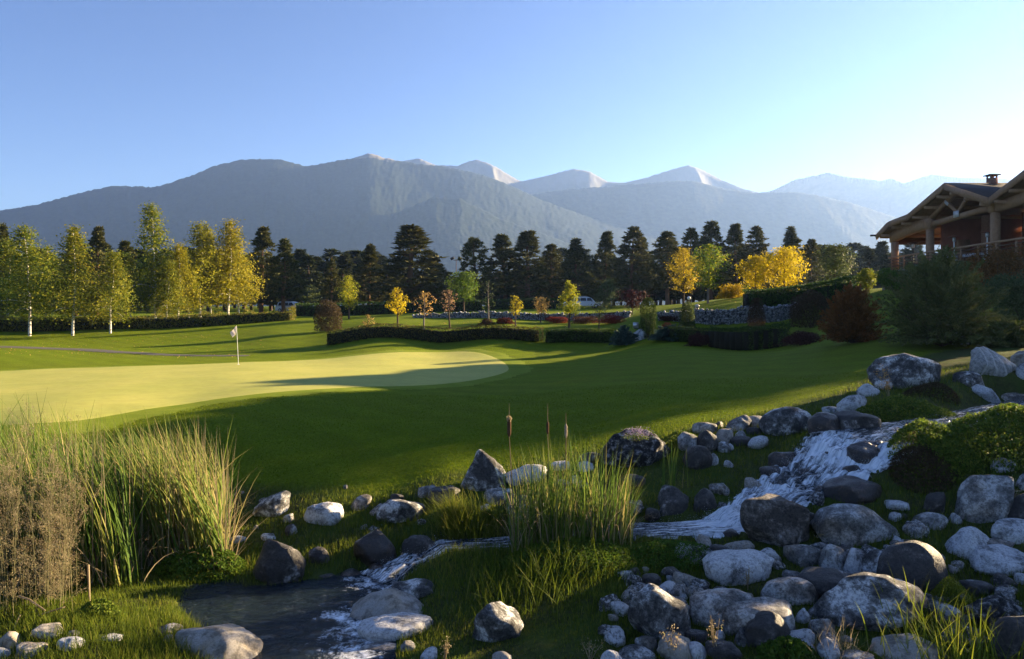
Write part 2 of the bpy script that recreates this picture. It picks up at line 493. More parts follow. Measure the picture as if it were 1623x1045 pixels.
# ------------------------------------------------------------------ ground sheet
def ground_material():
    m, nt, out = new_mat('mown_grass_and_bank')
    oc = objcoord(nt)
    at = nt.nodes.new('ShaderNodeAttribute'); at.attribute_name = 'rough'
    big = noise(nt, oc, 0.16, 4, 0.6); mid = noise(nt, oc, 1.1, 5, 0.6); fine = noise(nt, oc, 14, 4, 0.7); blade = noise(nt, oc, 55, 3, 0.7)
    lawn = ramp(nt, mid, [(0.3, (0.098, 0.142, 0.006)), (0.55, (0.125, 0.175, 0.008)), (0.75, (0.165, 0.20, 0.012))])
    lawn = mixc(nt, ramp(nt, big, [(0.35, (0,) * 3), (0.7, (0.55,) * 3)]), lawn, (0.14, 0.165, 0.014))
    lawn = mixc(nt, 0.75, lawn, mixc(nt, 1.0, lawn, ramp(nt, fine, [(0.3, (0.55,) * 3), (0.7, (1.35,) * 3)]), 'MULTIPLY'))
    lawn = mixc(nt, 0.6, lawn, mixc(nt, 1.0, lawn, ramp(nt, blade, [(0.35, (0.5,) * 3), (0.7, (1.4,) * 3)]), 'MULTIPLY'))
    wv = nt.nodes.new('ShaderNodeTexWave'); wv.inputs['Scale'].default_value = 0.23; wv.inputs['Distortion'].default_value = 1.6; wv.inputs['Detail'].default_value = 2; wv.bands_direction = 'DIAGONAL'
    nt.links.new(oc, wv.inputs['Vector'])
    lawn = mixc(nt, 1.0, lawn, ramp(nt, wv.outputs[0], [(0.3, (0.95,) * 3), (0.7, (1.04,) * 3)]), 'MULTIPLY')
    soil = ramp(nt, fine, [(0.25, (0.030, 0.027, 0.016)), (0.5, (0.055, 0.062, 0.020)), (0.75, (0.10, 0.105, 0.036))])
    soil = mixc(nt, ramp(nt, mid, [(0.4, (0,) * 3), (0.6, (0.8,) * 3)]), soil, (0.055, 0.085, 0.014))
    c = mixc(nt, at.outputs['Fac'], lawn, soil)
    h = mathn(nt, 'ADD', mathn(nt, 'MULTIPLY', fine, 0.8), mathn(nt, 'MULTIPLY', blade, 0.5))
    princ(nt, out, c, 0.95, 0.03, bump(nt, h, 0.55, 0.05))
    return m
M_ground = ground_material()
phi = np.concatenate([np.linspace(-np.pi, -0.8, 60, endpoint=False), np.linspace(-0.8, 0.85, 430, endpoint=False), np.linspace(0.85, np.pi, 58)])
rad = np.concatenate([[1.2, 3, 5], np.geomspace(6.5, 32, 240, endpoint=False), np.geomspace(32, 140, 150, endpoint=False), np.geomspace(140, 7500, 50)])
PH, RR = np.meshgrid(phi, rad)
gx, gy = (np.sin(PH) * RR).ravel(), (np.cos(PH) * RR).ravel()
gz = terrain(gx, gy)
nr, npn = PH.shape
i = np.arange(nr - 1)[:, None] * npn; j = np.arange(npn - 1)[None]
GF = np.stack([i + j, i + npn + j, i + npn + j + 1, i + j + 1], -1).reshape(-1, 4)[:, ::-1]
me = mesh_np('ground', np.stack([gx, gy, gz], -1), GF, True, extra={'rough': roughness(gx, gy)})
tag(link('ground', me, M_ground), kind='structure')

# ------------------------------------------------------------------ putting green and path
def sheet(name, mat, polyP, cell, lift, kind='structure'):
    P = np.array(polyP); lo, hi = P.min(0), P.max(0)
    X, Y = np.meshgrid(np.arange(lo[0], hi[0] + cell, cell), np.arange(lo[1], hi[1] + cell, cell))
    x, y = X.ravel(), Y.ravel()
    d = poly_dist(x, y, P)
    # snap the border vertices onto the outline
    n = X.shape
    keep = d < cell * 0.5
    idx = np.full(len(x), -1); idx[keep] = np.arange(keep.sum())
    a = (np.arange(n[0] - 1)[:, None] * n[1] + np.arange(n[1] - 1)[None]).ravel()
    Fq = np.stack([a, a + 1, a + n[1] + 1, a + n[1]], -1)
    Fq = Fq[keep[Fq].all(1)]
    edge = sstep(-0.45, 0.0, d[keep])
    z = terrain(x[keep], y[keep]) + lift * (1 - 0.8 * edge)
    me = mesh_np(name, np.stack([x[keep], y[keep], z], -1), idx[Fq], True)
    return tag(link(name, me, mat), kind=kind)

def smooth_poly(px, n=160):
    P = np.array([W(*p)[:2] for p in px]); k = len(P)
    t = np.linspace(0, k, n, endpoint=False); out = []
    for u in t:
        i = int(u); f = u - i
        p0, p1, p2, p3 = P[(i - 1) % k], P[i % k], P[(i + 1) % k], P[(i + 2) % k]
        out.append(0.5 * (2 * p1 + (p2 - p0) * f + (2 * p0 - 5 * p1 + 4 * p2 - p3) * f * f + (3 * p1 - p0 - 3 * p2 + p3) * f ** 3))
    return np.array(out)
def green_material():
    m, nt, out = new_mat('putting_green_turf')
    oc = objcoord(nt)
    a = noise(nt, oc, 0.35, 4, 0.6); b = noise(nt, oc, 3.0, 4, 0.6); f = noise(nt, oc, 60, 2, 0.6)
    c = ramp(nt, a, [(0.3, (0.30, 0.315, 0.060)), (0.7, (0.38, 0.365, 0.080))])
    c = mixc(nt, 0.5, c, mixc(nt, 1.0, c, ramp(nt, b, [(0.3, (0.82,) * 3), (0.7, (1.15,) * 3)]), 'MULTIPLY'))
    princ(nt, out, c, 0.85, 0.2, bump(nt, f, 0.25, 0.01))
    return m
GREEN_PX = [(812,577,41),(780,562,50),(700,557,53),(560,565,48.5),(420,571,44.5),(250,578,41),(60,586,37.5),(-150,596,34),(-420,620,27.5),(-350,668,20.6),(-60,676,19.6),(110,672,19.9),(330,640,24),(560,618,28),(720,600,32.5)]
_gp = smooth_poly(GREEN_PX, 220); _t = np.roll(_gp, -1, 0) - np.roll(_gp, 1, 0); _nn = np.stack([_t[:, 1], -_t[:, 0]], -1); _nn /= np.linalg.norm(_nn, axis=1, keepdims=True)
if poly_dist(*(_gp[:1] + _nn[:1] * 0.3).T, _gp)[0] < 0: _nn = -_nn
def collar_material():
    m, nt, out = new_mat('collar_turf'); oc = objcoord(nt)
    c = ramp(nt, noise(nt, oc, 1.5, 4, 0.6), [(0.3, (0.13, 0.18, 0.016)), (0.7, (0.19, 0.23, 0.026))])
    princ(nt, out, c, 0.95, 0.03, bump(nt, noise(nt, oc, 40, 3, 0.7), 0.4, 0.02)); return m
sheet('green_collar', collar_material(), _gp + _nn * (1.0 + 0.12 * np.sin(np.arange(len(_gp)) * 0.9))[:, None], 0.20, 0.025)
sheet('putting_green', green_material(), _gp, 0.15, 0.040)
PATH_PX = [(-300,549,61),(-40,549,61.2),(60,549.5,60.5),(130,550.5,59.5),(190,554,56.5),(260,557,54),(330,558.5,52.8),(395,559.5,52)]
pc = np.array([W(*p)[:2] for p in PATH_PX]); tt = np.linspace(0, len(pc) - 1, 60)
pc = np.stack([np.interp(tt, np.arange(len(pc)), pc[:, k]) for k in (0, 1)], -1)
pn = np.gradient(pc, axis=0); pn = np.stack([-pn[:, 1], pn[:, 0]], -1); pn /= np.linalg.norm(pn, axis=1, keepdims=True)
tw = np.linspace(1.35, 0.55, 60)[:, None]
sheet('path', plain('asphalt_path', (0.10, 0.092, 0.075), 0.9, 0.2, 0.2, 6), np.concatenate([pc + pn * tw, (pc - pn * tw)[::-1]]), 0.3, 0.05)

# ------------------------------------------------------------------ water
def water_material(name, foam_lo, foam_hi, scale=1.0, stretch=1.0, iso=0.38):
    m, nt, out = new_mat(name)
    at = nt.nodes.new('ShaderNodeAttribute'); at.attribute_name = 'foam'
    uv = nt.nodes.new('ShaderNodeAttribute'); uv.attribute_name = 'flow'
    oc = objcoord(nt)
    us = nt.nodes.new('ShaderNodeUVMap')
    mp = nt.nodes.new('ShaderNodeMapping'); mp.inputs['Scale'].default_value = (1.0, stretch, 1.0); nt.links.new(us.outputs[0], mp.inputs[0])
    n1 = noise(nt, mp.outputs[0], 9 * scale, 8, 0.72, 0.5)
    n2 = noise(nt, oc, 22, 5, 0.65, 0.5)
    n3 = noise(nt, oc, 7, 5, 0.6, 0.8)
    s = mathn(nt, 'ADD', mathn(nt, 'ADD', mathn(nt, 'MULTIPLY', n1, 1.0 - iso), mathn(nt, 'MULTIPLY', n2, iso)), mathn(nt, 'SUBTRACT', at.outputs['Fac'], 0.5))
    foam = ramp(nt, s, [(foam_lo, (0,) * 3), (foam_hi, (1,) * 3)])
    h = mathn(nt, 'ADD', n2, mathn(nt, 'MULTIPLY', n3, 1.5))
    b = bump(nt, h, 0.8, 0.07)
    dark = princ(nt, None, (0.012, 0.020, 0.026), 0.05, 0.5, b, IOR=1.33)
    wh = princ(nt, None, ramp(nt, n1, [(0.36, (0.42, 0.47, 0.51)), (0.58, (0.86, 0.88, 0.90))]), 0.4, 0.3, bump(nt, mathn(nt, 'ADD', n1, mathn(nt, 'MULTIPLY', n2, 0.3)), 0.6, 0.03))
    mx = nt.nodes.new('ShaderNodeMixShader')
    nt.links.new(foam, mx.inputs[0]); nt.links.new(dark.outputs[0], mx.inputs[1]); nt.links.new(wh.outputs[0], mx.inputs[2])
    nt.links.new(mx.outputs[0], out.inputs[0])
    return m
def set_uv(me, uv):
    l = me.uv_layers.new(name='UVMap')
    vi = np.empty(len(me.loops), np.int32); me.loops.foreach_get('vertex_index', vi)
    l.data.foreach_set('uv', np.asarray(uv, np.float32)[vi].ravel())
M_pond = water_material('pond_water', 0.60, 0.74)
M_fall = water_material('falling_water', 0.44, 0.62, 2.2, 0.30, 0.26)
X, Y = np.meshgrid(np.arange(-6.5, 0.0, 0.032), np.arange(8.2, 12.6, 0.032))
x, y = X.ravel(), Y.ravel()
ok = poly_dist(x, y, POND) < 0.9
z = POND_Z + 0.022 * fbm2(x * 2.0 + 0.3 * y, y * 4.2, 3, 3) + 0.020 * fbm2(x * 5 + y, y * 8, 8, 2)
foamc = np.array([[(px - CX) / F * D, D] for px, py in ((575, 1000), (598, 922), (556, 975), (640, 930), (560, 1040)) for D in [(EYE - POND_Z) * F / (py - HY)]])
fo = np.zeros(len(x))
for (a, b), s in zip(foamc, (0.55, 0.5, 0.4, 0.5, 0.4)):
    fo = np.maximum(fo, 0.30 * np.exp(-((x - a) ** 2 + (y - b) ** 2) / (2 * s * s)))
idx = np.full(len(x), -1); idx[ok] = np.arange(ok.sum())
a = (np.arange(X.shape[0] - 1)[:, None] * X.shape[1] + np.arange(X.shape[1] - 1)[None]).ravel()
Fq = np.stack([a, a + 1, a + X.shape[1] + 1, a + X.shape[1]], -1); Fq = Fq[ok[Fq].all(1)]
me = mesh_np('pond_water', np.stack([x, y, z], -1)[ok], idx[Fq], True, extra={'foam': 0.385 + fo[ok]})
set_uv(me, np.stack([x, y], -1)[ok] * 0.45)
tag(link('pond_water', me, M_pond), kind='structure')

# stream ribbon: smooth reaches and white falls
nu = 51
Q, QW, QT = _resample(SP, SW, 620)
tan = np.gradient(Q, axis=0); flat = unit(np.stack([tan[:, 0], tan[:, 1], 0 * tan[:, 0]], -1))
side = np.stack([-flat[:, 1], flat[:, 0], 0 * flat[:, 0]], -1)
slope = np.clip(-tan[:, 2] / np.maximum(np.linalg.norm(tan, axis=1), 1e-6), 0, 1)
steep = np.convolve(np.pad(sstep(0.08, 0.36, slope), 12, mode='edge'), np.ones(25) / 25, 'valid')
u = np.linspace(-1.12, 1.12, nu)
P = Q[:, None] + side[:, None] * (u[None, :, None] * QW[:, None, None])
tv = np.repeat(QT[:, None], nu, 1); uu = np.repeat(u[None], len(Q), 0)
lump = fbm2((uu * 2.3).ravel(), (tv * 1.9).ravel(), 21, 3).reshape(tv.shape)
streak = fbm2((uu * 9).ravel(), (tv * 2.2).ravel(), 25, 3).reshape(tv.shape)
fine_ = fbm2((uu * 13).ravel(), (tv * 3.5).ravel(), 23, 3).reshape(tv.shape)
ph_ = tv * 1.5 + 1.5 * lump + 0.25 * streak                        # ledges the water drops over
saw = (ph_ % 1.0); ledge = np.where(saw < 0.72, saw / 0.72, (1 - saw) / 0.28) - 0.5
st_ = steep[:, None]
P[..., 2] += -0.07 * np.abs(u)[None] ** 4 + 0.03 + st_ * (0.13 * ledge + 0.13 * lump + 0.035 * streak + 0.03 * fine_) + (1 - st_) * (0.020 * lump + 0.022 * fine_ + 0.01 * streak)
i = np.arange(len(Q) - 1)[:, None] * nu; j = np.arange(nu - 1)[None]
Fq = np.stack([i + j, i + nu + j, i + nu + j + 1, i + j + 1], -1).reshape(-1, 4)
pool = np.exp(-((QT - QT[np.argmin(np.abs(Q[:, 0] - W(1135, 834, 12.5)[0]))]) / 0.8) ** 2)
fall = np.clip((saw - 0.60) / 0.15, 0, 1)
foam = 0.41 + st_ * (0.10 + 0.10 * fall + 0.34 * lump) + 0.14 * pool[:, None] + 0.17 * streak + 0.03 * (1 - st_)
me = mesh_np('stream_water', P.reshape(-1, 3), Fq, True, extra={'foam': foam.ravel()})
set_uv(me, np.stack([uu.ravel() * 0.75, tv.ravel() * 0.55], -1))
tag(link('stream_water', me, M_fall), kind='structure')
# thrown droplets and froth over the falls
sel = rng.choice(len(Q), 7000, p=(steep ** 2 + 0.25 * pool + 1e-4) / (steep ** 2 + 0.25 * pool + 1e-4).sum())
uv_ = rng.uniform(-0.9, 0.9, 7000)
C = Q[sel] + side[sel] * (uv_ * QW[sel])[:, None] + rng.normal(size=(7000, 3)) * 0.03
C[:, 2] += np.abs(rng.normal(size=7000)) * 0.06 + 0.02
V, Fq = leaf_arr(C, rng.uniform(0.004, 0.013, 7000), 0.8)
tag(link('water_spray', mesh_np('water_spray', V, Fq), plain('froth', (0.8, 0.83, 0.86), 0.5, 0.3)), kind='stuff')

# ------------------------------------------------------------------ mountains
def mountain(name, ridge, D, foot, mat, seed, back=1.25, spur=0.16, jag=1.5, rows=56, cols=420):
    px = np.array([p[0] for p in ridge], float); py = np.array([p[1] for p in ridge], float)
    X = np.linspace(px[0], px[-1], cols); ph = np.arctan((X - CX) / F)
    Yc = np.interp(X, px, py)
    k = np.hanning(7); k /= k.sum(); Yc = np.convolve(np.pad(Yc, 3, mode='edge'), k, 'valid')
    top = (HY - Yc) / F * D + EYE
    t = np.concatenate([np.linspace(0, 1, rows), np.linspace(1, 1.7, 16)[1:]])
    T, PHI = np.meshgrid(t, ph, indexing='ij')
    Yd = foot + (D - foot) * np.minimum(T, 1) + (T > 1) * (T - 1) * (back - 1) / 0.7 * D
    Xw = np.tan(PHI) * Yd
    prof = np.where(T <= 1, T ** 1.12, 1 - ((T - 1) / 0.7) ** 1.2)
    rough_ = fbm2((Xw / D * 7).ravel(), (Yd / D * 4).ravel(), seed, 5).reshape(T.shape)
    spurs = -np.abs(fbm2((Xw / D * 11 + 0.8 * Yd / D).ravel(), (Yd / D * 2.2).ravel(), seed + 3, 4)).reshape(T.shape)
    env = np.sin(np.clip(T, 0, 1) * np.pi) ** 0.8
    Z = top[None] * np.clip(prof, 0, 1) * (1 + spur * env * (rough_ + 1.6 * spurs + 0.25))
    Z = Z + jag * (fbm2((Xw / 9).ravel(), (Yd / 9).ravel(), seed + 9, 2).reshape(T.shape)) * (T > 0.05) * np.clip(1.2 - (T > 1.1), 0, 1)
    V = np.stack([Xw, Yd, Z - 6 * (T <= 0.01)], -1).reshape(-1, 3)
    n0, n1 = T.shape
    i = np.arange(n0 - 1)[:, None] * n1; j = np.arange(n1 - 1)[None]
    Fq = np.stack([i + j, i + j + 1, i + n1 + j + 1, i + n1 + j], -1).reshape(-1, 4)
    me = mesh_np(name, V, Fq, True, extra={'alt': (Z / max(top.max(), 1)).ravel()})
    return tag(link(name, me, mat), kind='structure')
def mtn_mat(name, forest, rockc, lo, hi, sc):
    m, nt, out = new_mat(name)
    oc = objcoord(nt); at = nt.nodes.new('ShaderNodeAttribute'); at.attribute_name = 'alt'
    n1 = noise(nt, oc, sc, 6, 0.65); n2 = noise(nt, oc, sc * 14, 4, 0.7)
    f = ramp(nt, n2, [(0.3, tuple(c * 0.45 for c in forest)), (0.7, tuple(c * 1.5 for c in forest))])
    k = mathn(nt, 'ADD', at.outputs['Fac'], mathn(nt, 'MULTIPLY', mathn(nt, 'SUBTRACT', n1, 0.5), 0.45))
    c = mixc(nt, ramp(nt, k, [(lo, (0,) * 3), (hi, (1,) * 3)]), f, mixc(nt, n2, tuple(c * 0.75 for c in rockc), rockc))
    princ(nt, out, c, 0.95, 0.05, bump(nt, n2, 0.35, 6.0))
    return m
RIDGE_A = [(-420,350),(-200,345),(-80,338),(0,334),(60,324),(130,305),(180,294),(245,297),(300,280),(340,263),(385,253),(440,252),(485,264),(530,256),(560,250),(585,243),(605,249),(640,257),(690,263),(720,267),(760,276),(800,290),(860,318),(950,350),(1060,375),(1150,400)]
RIDGE_S = [(380,420),(520,395),(620,340),(690,312),(730,315),(790,345),(900,385),(1000,410)]
RIDGE_C = [(700,360),(780,325),(830,310),(900,300),(960,296),(1010,292),(1060,288),(1100,287),(1150,300),(1200,306),(1260,305),(1300,311),(1350,322),(1420,345),(1520,350),(1650,340),(1800,345)]
RIDGE_B = [(560,275),(600,256),(640,255),(665,251),(690,262),(725,263),(740,257),(755,253),(775,259),(790,267),(825,288),(870,278),(895,271),(910,268),(935,272),(965,289),(990,290),(1020,283),(1060,270),(1090,262),(1110,268),(1150,288),(1180,300),(1230,312),(1330,340),(1420,370)]
RIDGE_D = [(1120,335),(1180,312),(1225,302),(1260,285),(1290,279),(1312,274),(1340,281),(1365,283),(1395,287),(1412,283),(1432,291),(1455,283),(1475,277),(1520,282),(1600,284),(1680,276),(1760,286),(1900,310)]
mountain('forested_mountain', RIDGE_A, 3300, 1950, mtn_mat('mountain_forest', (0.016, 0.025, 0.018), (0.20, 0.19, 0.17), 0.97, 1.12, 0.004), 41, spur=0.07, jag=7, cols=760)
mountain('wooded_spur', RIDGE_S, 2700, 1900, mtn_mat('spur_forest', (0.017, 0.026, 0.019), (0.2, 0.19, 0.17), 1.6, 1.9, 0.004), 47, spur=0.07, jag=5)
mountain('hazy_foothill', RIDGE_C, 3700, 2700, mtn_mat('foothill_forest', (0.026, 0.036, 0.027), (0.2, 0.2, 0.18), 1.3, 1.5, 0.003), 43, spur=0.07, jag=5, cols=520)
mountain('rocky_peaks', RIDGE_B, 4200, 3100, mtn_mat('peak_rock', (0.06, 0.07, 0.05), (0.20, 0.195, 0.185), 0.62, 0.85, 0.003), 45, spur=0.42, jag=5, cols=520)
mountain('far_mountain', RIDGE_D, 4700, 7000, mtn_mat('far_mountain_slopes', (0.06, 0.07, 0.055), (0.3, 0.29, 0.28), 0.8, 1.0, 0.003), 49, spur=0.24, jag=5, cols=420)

# ------------------------------------------------------------------ air
hm, nt, out = new_mat('haze_air')
pv = nt.nodes.new('ShaderNodeVolumePrincipled')
pv.inputs['Color'].default_value = (0.31, 0.50, 1.0, 1)
pv.inputs['Density'].default_value = HAZE_DENSITY
pv.inputs['Anisotropy'].default_value = 0.42
nt.links.new(pv.outputs[0], out.inputs['Volume'])
hz = MB(); hz.box((0, 0, 470), (15200, 15200, 960))
tag(hz.build('haze', hm), kind='stuff')
# ------------------------------------------------------------------ building: lodge seen along its open gable side
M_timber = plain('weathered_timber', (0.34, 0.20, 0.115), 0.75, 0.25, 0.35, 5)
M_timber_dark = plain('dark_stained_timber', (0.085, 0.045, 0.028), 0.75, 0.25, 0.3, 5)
M_soffit = plain('soffit_boards', (0.24, 0.14, 0.085), 0.8, 0.2, 0.35, 4)
M_roof = plain('roof_shingles', (0.055, 0.045, 0.042), 0.85, 0.2, 0.4, 6, 0.5)
M_redwall = plain('red_stained_wall', (0.26, 0.10, 0.065), 0.75, 0.2, 0.3, 2)
M_brick = plain('terrace_brick', (0.24, 0.13, 0.09), 0.85, 0.2, 0.35, 9)
M_stonebase = plain('terrace_stone', (0.22, 0.19, 0.16), 0.9, 0.2, 0.4, 3)
M_metal = plain('pale_metal_plate', (0.55, 0.56, 0.60), 0.45, 0.5, 0.1, 5, Metallic=0.3)
M_steel = plain('brushed_steel', (0.50, 0.51, 0.53), 0.35, 0.5, 0.1, 5, Metallic=0.8)
M_black = plain('black_paint', (0.012, 0.012, 0.014), 0.5, 0.4, 0.2)
M_white = plain('white_paint', (0.78, 0.78, 0.78), 0.5, 0.4, 0.05)
M_cloth = plain('white_table_cloth', (0.72, 0.74, 0.80), 0.8, 0.2, 0.05)
lodge = empty('mountain_lodge', (36.0, 52.0, 5.0))
tag(lodge, 'timber lodge with a low gabled roof and open terrace on the hillside', 'building')
LO = Vector((36.0, 52.0, 5.0))
def lp(name, mb, mat, parent=None):
    me = mb.mesh(name)
    if parent is None or parent is lodge:
        me.transform(Matrix.Translation(-LO)); return link(name, me, mat, lodge)
    me.transform(Matrix.Translation(-LO)); return link(name, me, mat, parent)
PROF = [(63.0, 9.22), (61.0, 10.05), (58.0, 10.28), (53.1, 11.85), (48.1, 10.10), (44.0, 11.52), (42.9, 11.1)]
RX0, RX1, RT = 30.3, 40.5, 0.30
mb = MB()
for (y0, z0), (y1, z1) in zip(PROF[:-1], PROF[1:]):
    V = []
    for x_ in (RX0 + 0.02, RX1):
        V += [(x_, y0, z0 - RT + 0.06), (x_, y1, z1 - RT + 0.06), (x_, y1, z1), (x_, y0, z0)]
    mb.add(V, [[0, 1, 2, 3], [7, 6, 5, 4], [0, 4, 5, 1], [3, 2, 6, 7], [1, 5, 6, 2], [0, 3, 7, 4]])
roof = lp('roof', mb, M_roof)
mb = MB()
for (y0, z0), (y1, z1) in zip(PROF[:-1], PROF[1:]):
    V = [(x_, y_, z_ - RT + o) for x_ in (RX0 + 0.3, RX1) for (y_, z_) in ((y0, z0), (y1, z1)) for o in (-0.05, 0.04)]
    mb.add(V, [[0, 2, 3, 1], [4, 5, 7, 6], [0, 4, 6, 2], [1, 3, 7, 5]])
lp('soffit', mb, M_soffit)
for (y0, z0), (y1, z1) in zip(PROF[:-1], PROF[1:]):
    mb = MB().beam((RX0, y0, z0 - 0.26), (RX0, y1, z1 - 0.26), 0.10, 0.42)
    lp('rake_board', mb, M_timber)
for (y0, z0), (y1, z1) in zip(PROF[:-2], PROF[1:-1]):
    L = math.hypot(y1 - y0, z1 - z0); k = max(1, int(L / 1.35))
    for q in range(k):
        f = (q + 0.5) / k
        yy, zz = y0 + (y1 - y0) * f, z0 + (z1 - z0) * f - 0.62
        lp('purlin', MB().beam((RX0 - 0.06, yy, zz), (RX1 - 1, yy, zz), 0.15, 0.22), M_timber)
PX = 31.2
def post(y, z0, z1, w=0.42): lp('post', MB().beam((PX, y, z0), (PX, y, z1), w, w), M_timber)
for y_, zt in ((61.7, 8.45), (56.5, 8.95), (48.9, 9.25), (43.4, 9.6)):
    post(y_, 6.1, zt)
for y_ in (61.7, 56.0, 49.0, 43.6):
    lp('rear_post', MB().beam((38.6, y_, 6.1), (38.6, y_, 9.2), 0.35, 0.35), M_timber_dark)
def arch(y0, z0, y1, z1, h0, h1, n=8):
    mb = MB(); V = []
    for k in range(n + 1):
        f = k / n; y_ = y0 + (y1 - y0) * f
        zb = z0 + (z1 - z0) * math.sin(f * math.pi / 2); zt = z0 + h0 + (z1 + h1 - z0 - h0) * math.sin(f * math.pi / 2) ** 0.9
        for x_ in (PX - 0.24, PX + 0.24): V += [(x_, y_, zb), (x_, y_, zt)]
    Fq = []
    for k in range(n):
        a = k * 4; b = a + 4
        Fq += [[a, b, b + 1, a + 1], [a + 2, a + 3, b + 3, b + 2], [a + 1, b + 1, b + 3, a + 3], [a, a + 2, b + 2, b]]
    Fq += [[0, 1, 3, 2], [n * 4, n * 4 + 2, n * 4 + 3, n * 4 + 1]]
    mb.add(V, Fq); return mb
lp('arched_beam', arch(62.1, 8.45, 56.8, 9.0, 0.75, 0.75), M_timber)
lp('arched_beam', arch(43.2, 9.9, 48.6, 9.25, 0.7, 0.65), M_timber)
lp('capital_block', MB().box((PX, 56.5, 9.35), (0.56, 0.62, 0.82)), M_timber)
lp('capital_block', MB().box((PX, 48.9, 9.62), (0.58, 0.62, 0.76)), M_timber)
lp('tie_beam', MB().beam((PX + 0.05, 56.2, 9.30), (PX + 0.05, 49.2, 9.62), 0.34, 0.36), M_timber)
lp('rafter', MB().beam((PX, 56.3, 9.75), (PX, 53.3, 11.15), 0.3, 0.26), M_timber)
lp('rafter', MB().beam((PX, 53.2, 11.15), (PX, 49.0, 9.95), 0.3, 0.26), M_timber)
for ya, za in ((54.3, 10.70), (51.6, 10.72)):
    st = lp('strut', MB().beam((PX - 0.05, ya, za), (PX - 0.05, 52.85, 9.72), 0.22, 0.2), M_timber)
    f = 0.16
    lp('metal_plate', MB().beam((PX - 0.17, ya, za + 0.02), (PX - 0.17, ya + (52.85 - ya) * 0.28, za - (za - 9.72) * 0.28), 0.03, 0.22), M_metal, st)
lp('metal_plate', MB().box((PX - 0.2, 52.85, 9.62), (0.05, 0.62, 0.44)), M_metal)
# terrace and walls
lp('terrace_deck', MB().box((35.5, 53, 6.02), (9.4, 20.2, 0.24)), M_stonebase)
lp('terrace_wall', MB().box((31.0, 53, 4.6), (0.4, 20.0, 2.56)), M_stonebase)
lp('terrace_wall', MB().box((35.6, 62.6, 4.6), (8.7, 0.36, 2.56)), M_stonebase)
lp('rear_wall', MB().box((38.4, 50.0, 8.2), (0.3, 13.6, 4.1)), M_redwall)
lp('inner_gable', MB().box((36.3, 48.2, 7.95), (4.1, 0.3, 3.6)), M_redwall)
lp('cross_wall', MB().box((36.4, 57.6, 8.1), (7.4, 0.3, 4.0)), M_redwall)
lp('brick_pier', MB().box((34.3, 54.2, 7.9), (1.0, 0.7, 3.6)), M_brick)
lp('door', MB().box((34.2, 57.4, 7.2), (1.0, 0.1, 2.1)), M_timber)
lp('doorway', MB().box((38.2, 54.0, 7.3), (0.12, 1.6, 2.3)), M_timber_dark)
lp('doorway', MB().box((38.2, 51.2, 7.3), (0.12, 1.6, 2.3)), M_timber)
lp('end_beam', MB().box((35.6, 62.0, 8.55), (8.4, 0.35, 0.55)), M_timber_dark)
lp('gutter', MB().beam((29.85, 63.05, 9.12), (40.3, 63.05, 9.12), 0.16, 0.14), M_black)
rail = lp('railing', MB().beam((30.85, 62.0, 7.18), (30.85, 43.2, 7.30), 0.10, 0.12), M_timber)
for zz in (6.45, 6.7, 6.94):
    lp('rail_bar', MB().beam((30.85, 62.0, zz), (30.85, 43.2, zz + 0.1), 0.05, 0.07), M_timber_dark, rail)
for y_ in np.arange(61.5, 43, -1.9):
    lp('rail_post', MB().box((30.85, y_, 6.66), (0.1, 0.1, 1.06)), M_timber, rail)
ch = lp('chimney', MB().box((33.6, 53.0, 11.85), (0.50, 0.50, 0.62)), M_brick)
lp('chimney_cap', MB().box((33.6, 53.0, 12.36), (0.78, 0.78, 0.07)), M_timber_dark, ch)
for dx, dy in ((-.2, -.2), (.2, -.2), (.2, .2), (-.2, .2)):
    lp('cap_leg', MB().box((33.6 + dx, 53.0 + dy, 12.24), (0.09, 0.09, 0.2)), M_brick, ch)

def patio_heater(x, y, z, label, steel):
    o = empty('patio_heater', (x, y, z)); tag(o, label, 'patio heater', 'patio heaters on the lodge terrace')
    link('base', MB().lathe([(0.0, 0), (0.24, 0), (0.24, 0.5), (0.2, 0.56), (0.0, 0.57)], 14).mesh('base', True), steel, o)
    link('pole', MB().lathe([(0.045, 0.55), (0.045, 1.75)], 10).mesh('pole', True), steel, o)
    link('burner', MB().lathe([(0.05, 1.7), (0.11, 1.78), (0.11, 2.0), (0.06, 2.05)], 12).mesh('burner', True), M_steel, o)
    link('reflector', MB().lathe([(0.43, 2.06), (0.36, 2.12), (0.12, 2.19), (0.0, 2.2)], 18).mesh('reflector', True), M_black if steel is M_black else M_redwall, o)
patio_heater(31.9, 60.2, 6.14, 'dark patio heater between the two far posts of the terrace', M_black)
patio_heater(32.0, 54.8, 6.14, 'pale steel patio heater in the middle of the terrace under the truss', M_white)
patio_heater(32.2, 51.3, 6.14, 'pale steel patio heater with a reddish top beside the brick pier', M_white)
for x_, y_, lab in ((32.0, 55.6, 'small terrace table with a pale cloth beside the heater pole'), (32.4, 53.2, 'small terrace table with a pale cloth below the hanging metal plate')):
    o = empty('terrace_table', (x_, y_, 6.14)); tag(o, lab, 'table', 'tables on the lodge terrace')
    link('table_top', MB().box((0, 0, 0.74), (0.9, 0.9, 0.04)).mesh('table_top'), M_timber, o)
    link('tablecloth', MB().box((0, 0, 0.66), (0.96, 0.96, 0.24), taper=0.96).mesh('tablecloth'), M_cloth, o)
    for a, b in ((-1, -1), (1, -1), (1, 1), (-1, 1)):
        link('leg', MB().box((a * .38, b * .38, 0.36), (0.06, 0.06, 0.72)).mesh('leg'), M_timber_dark, o)

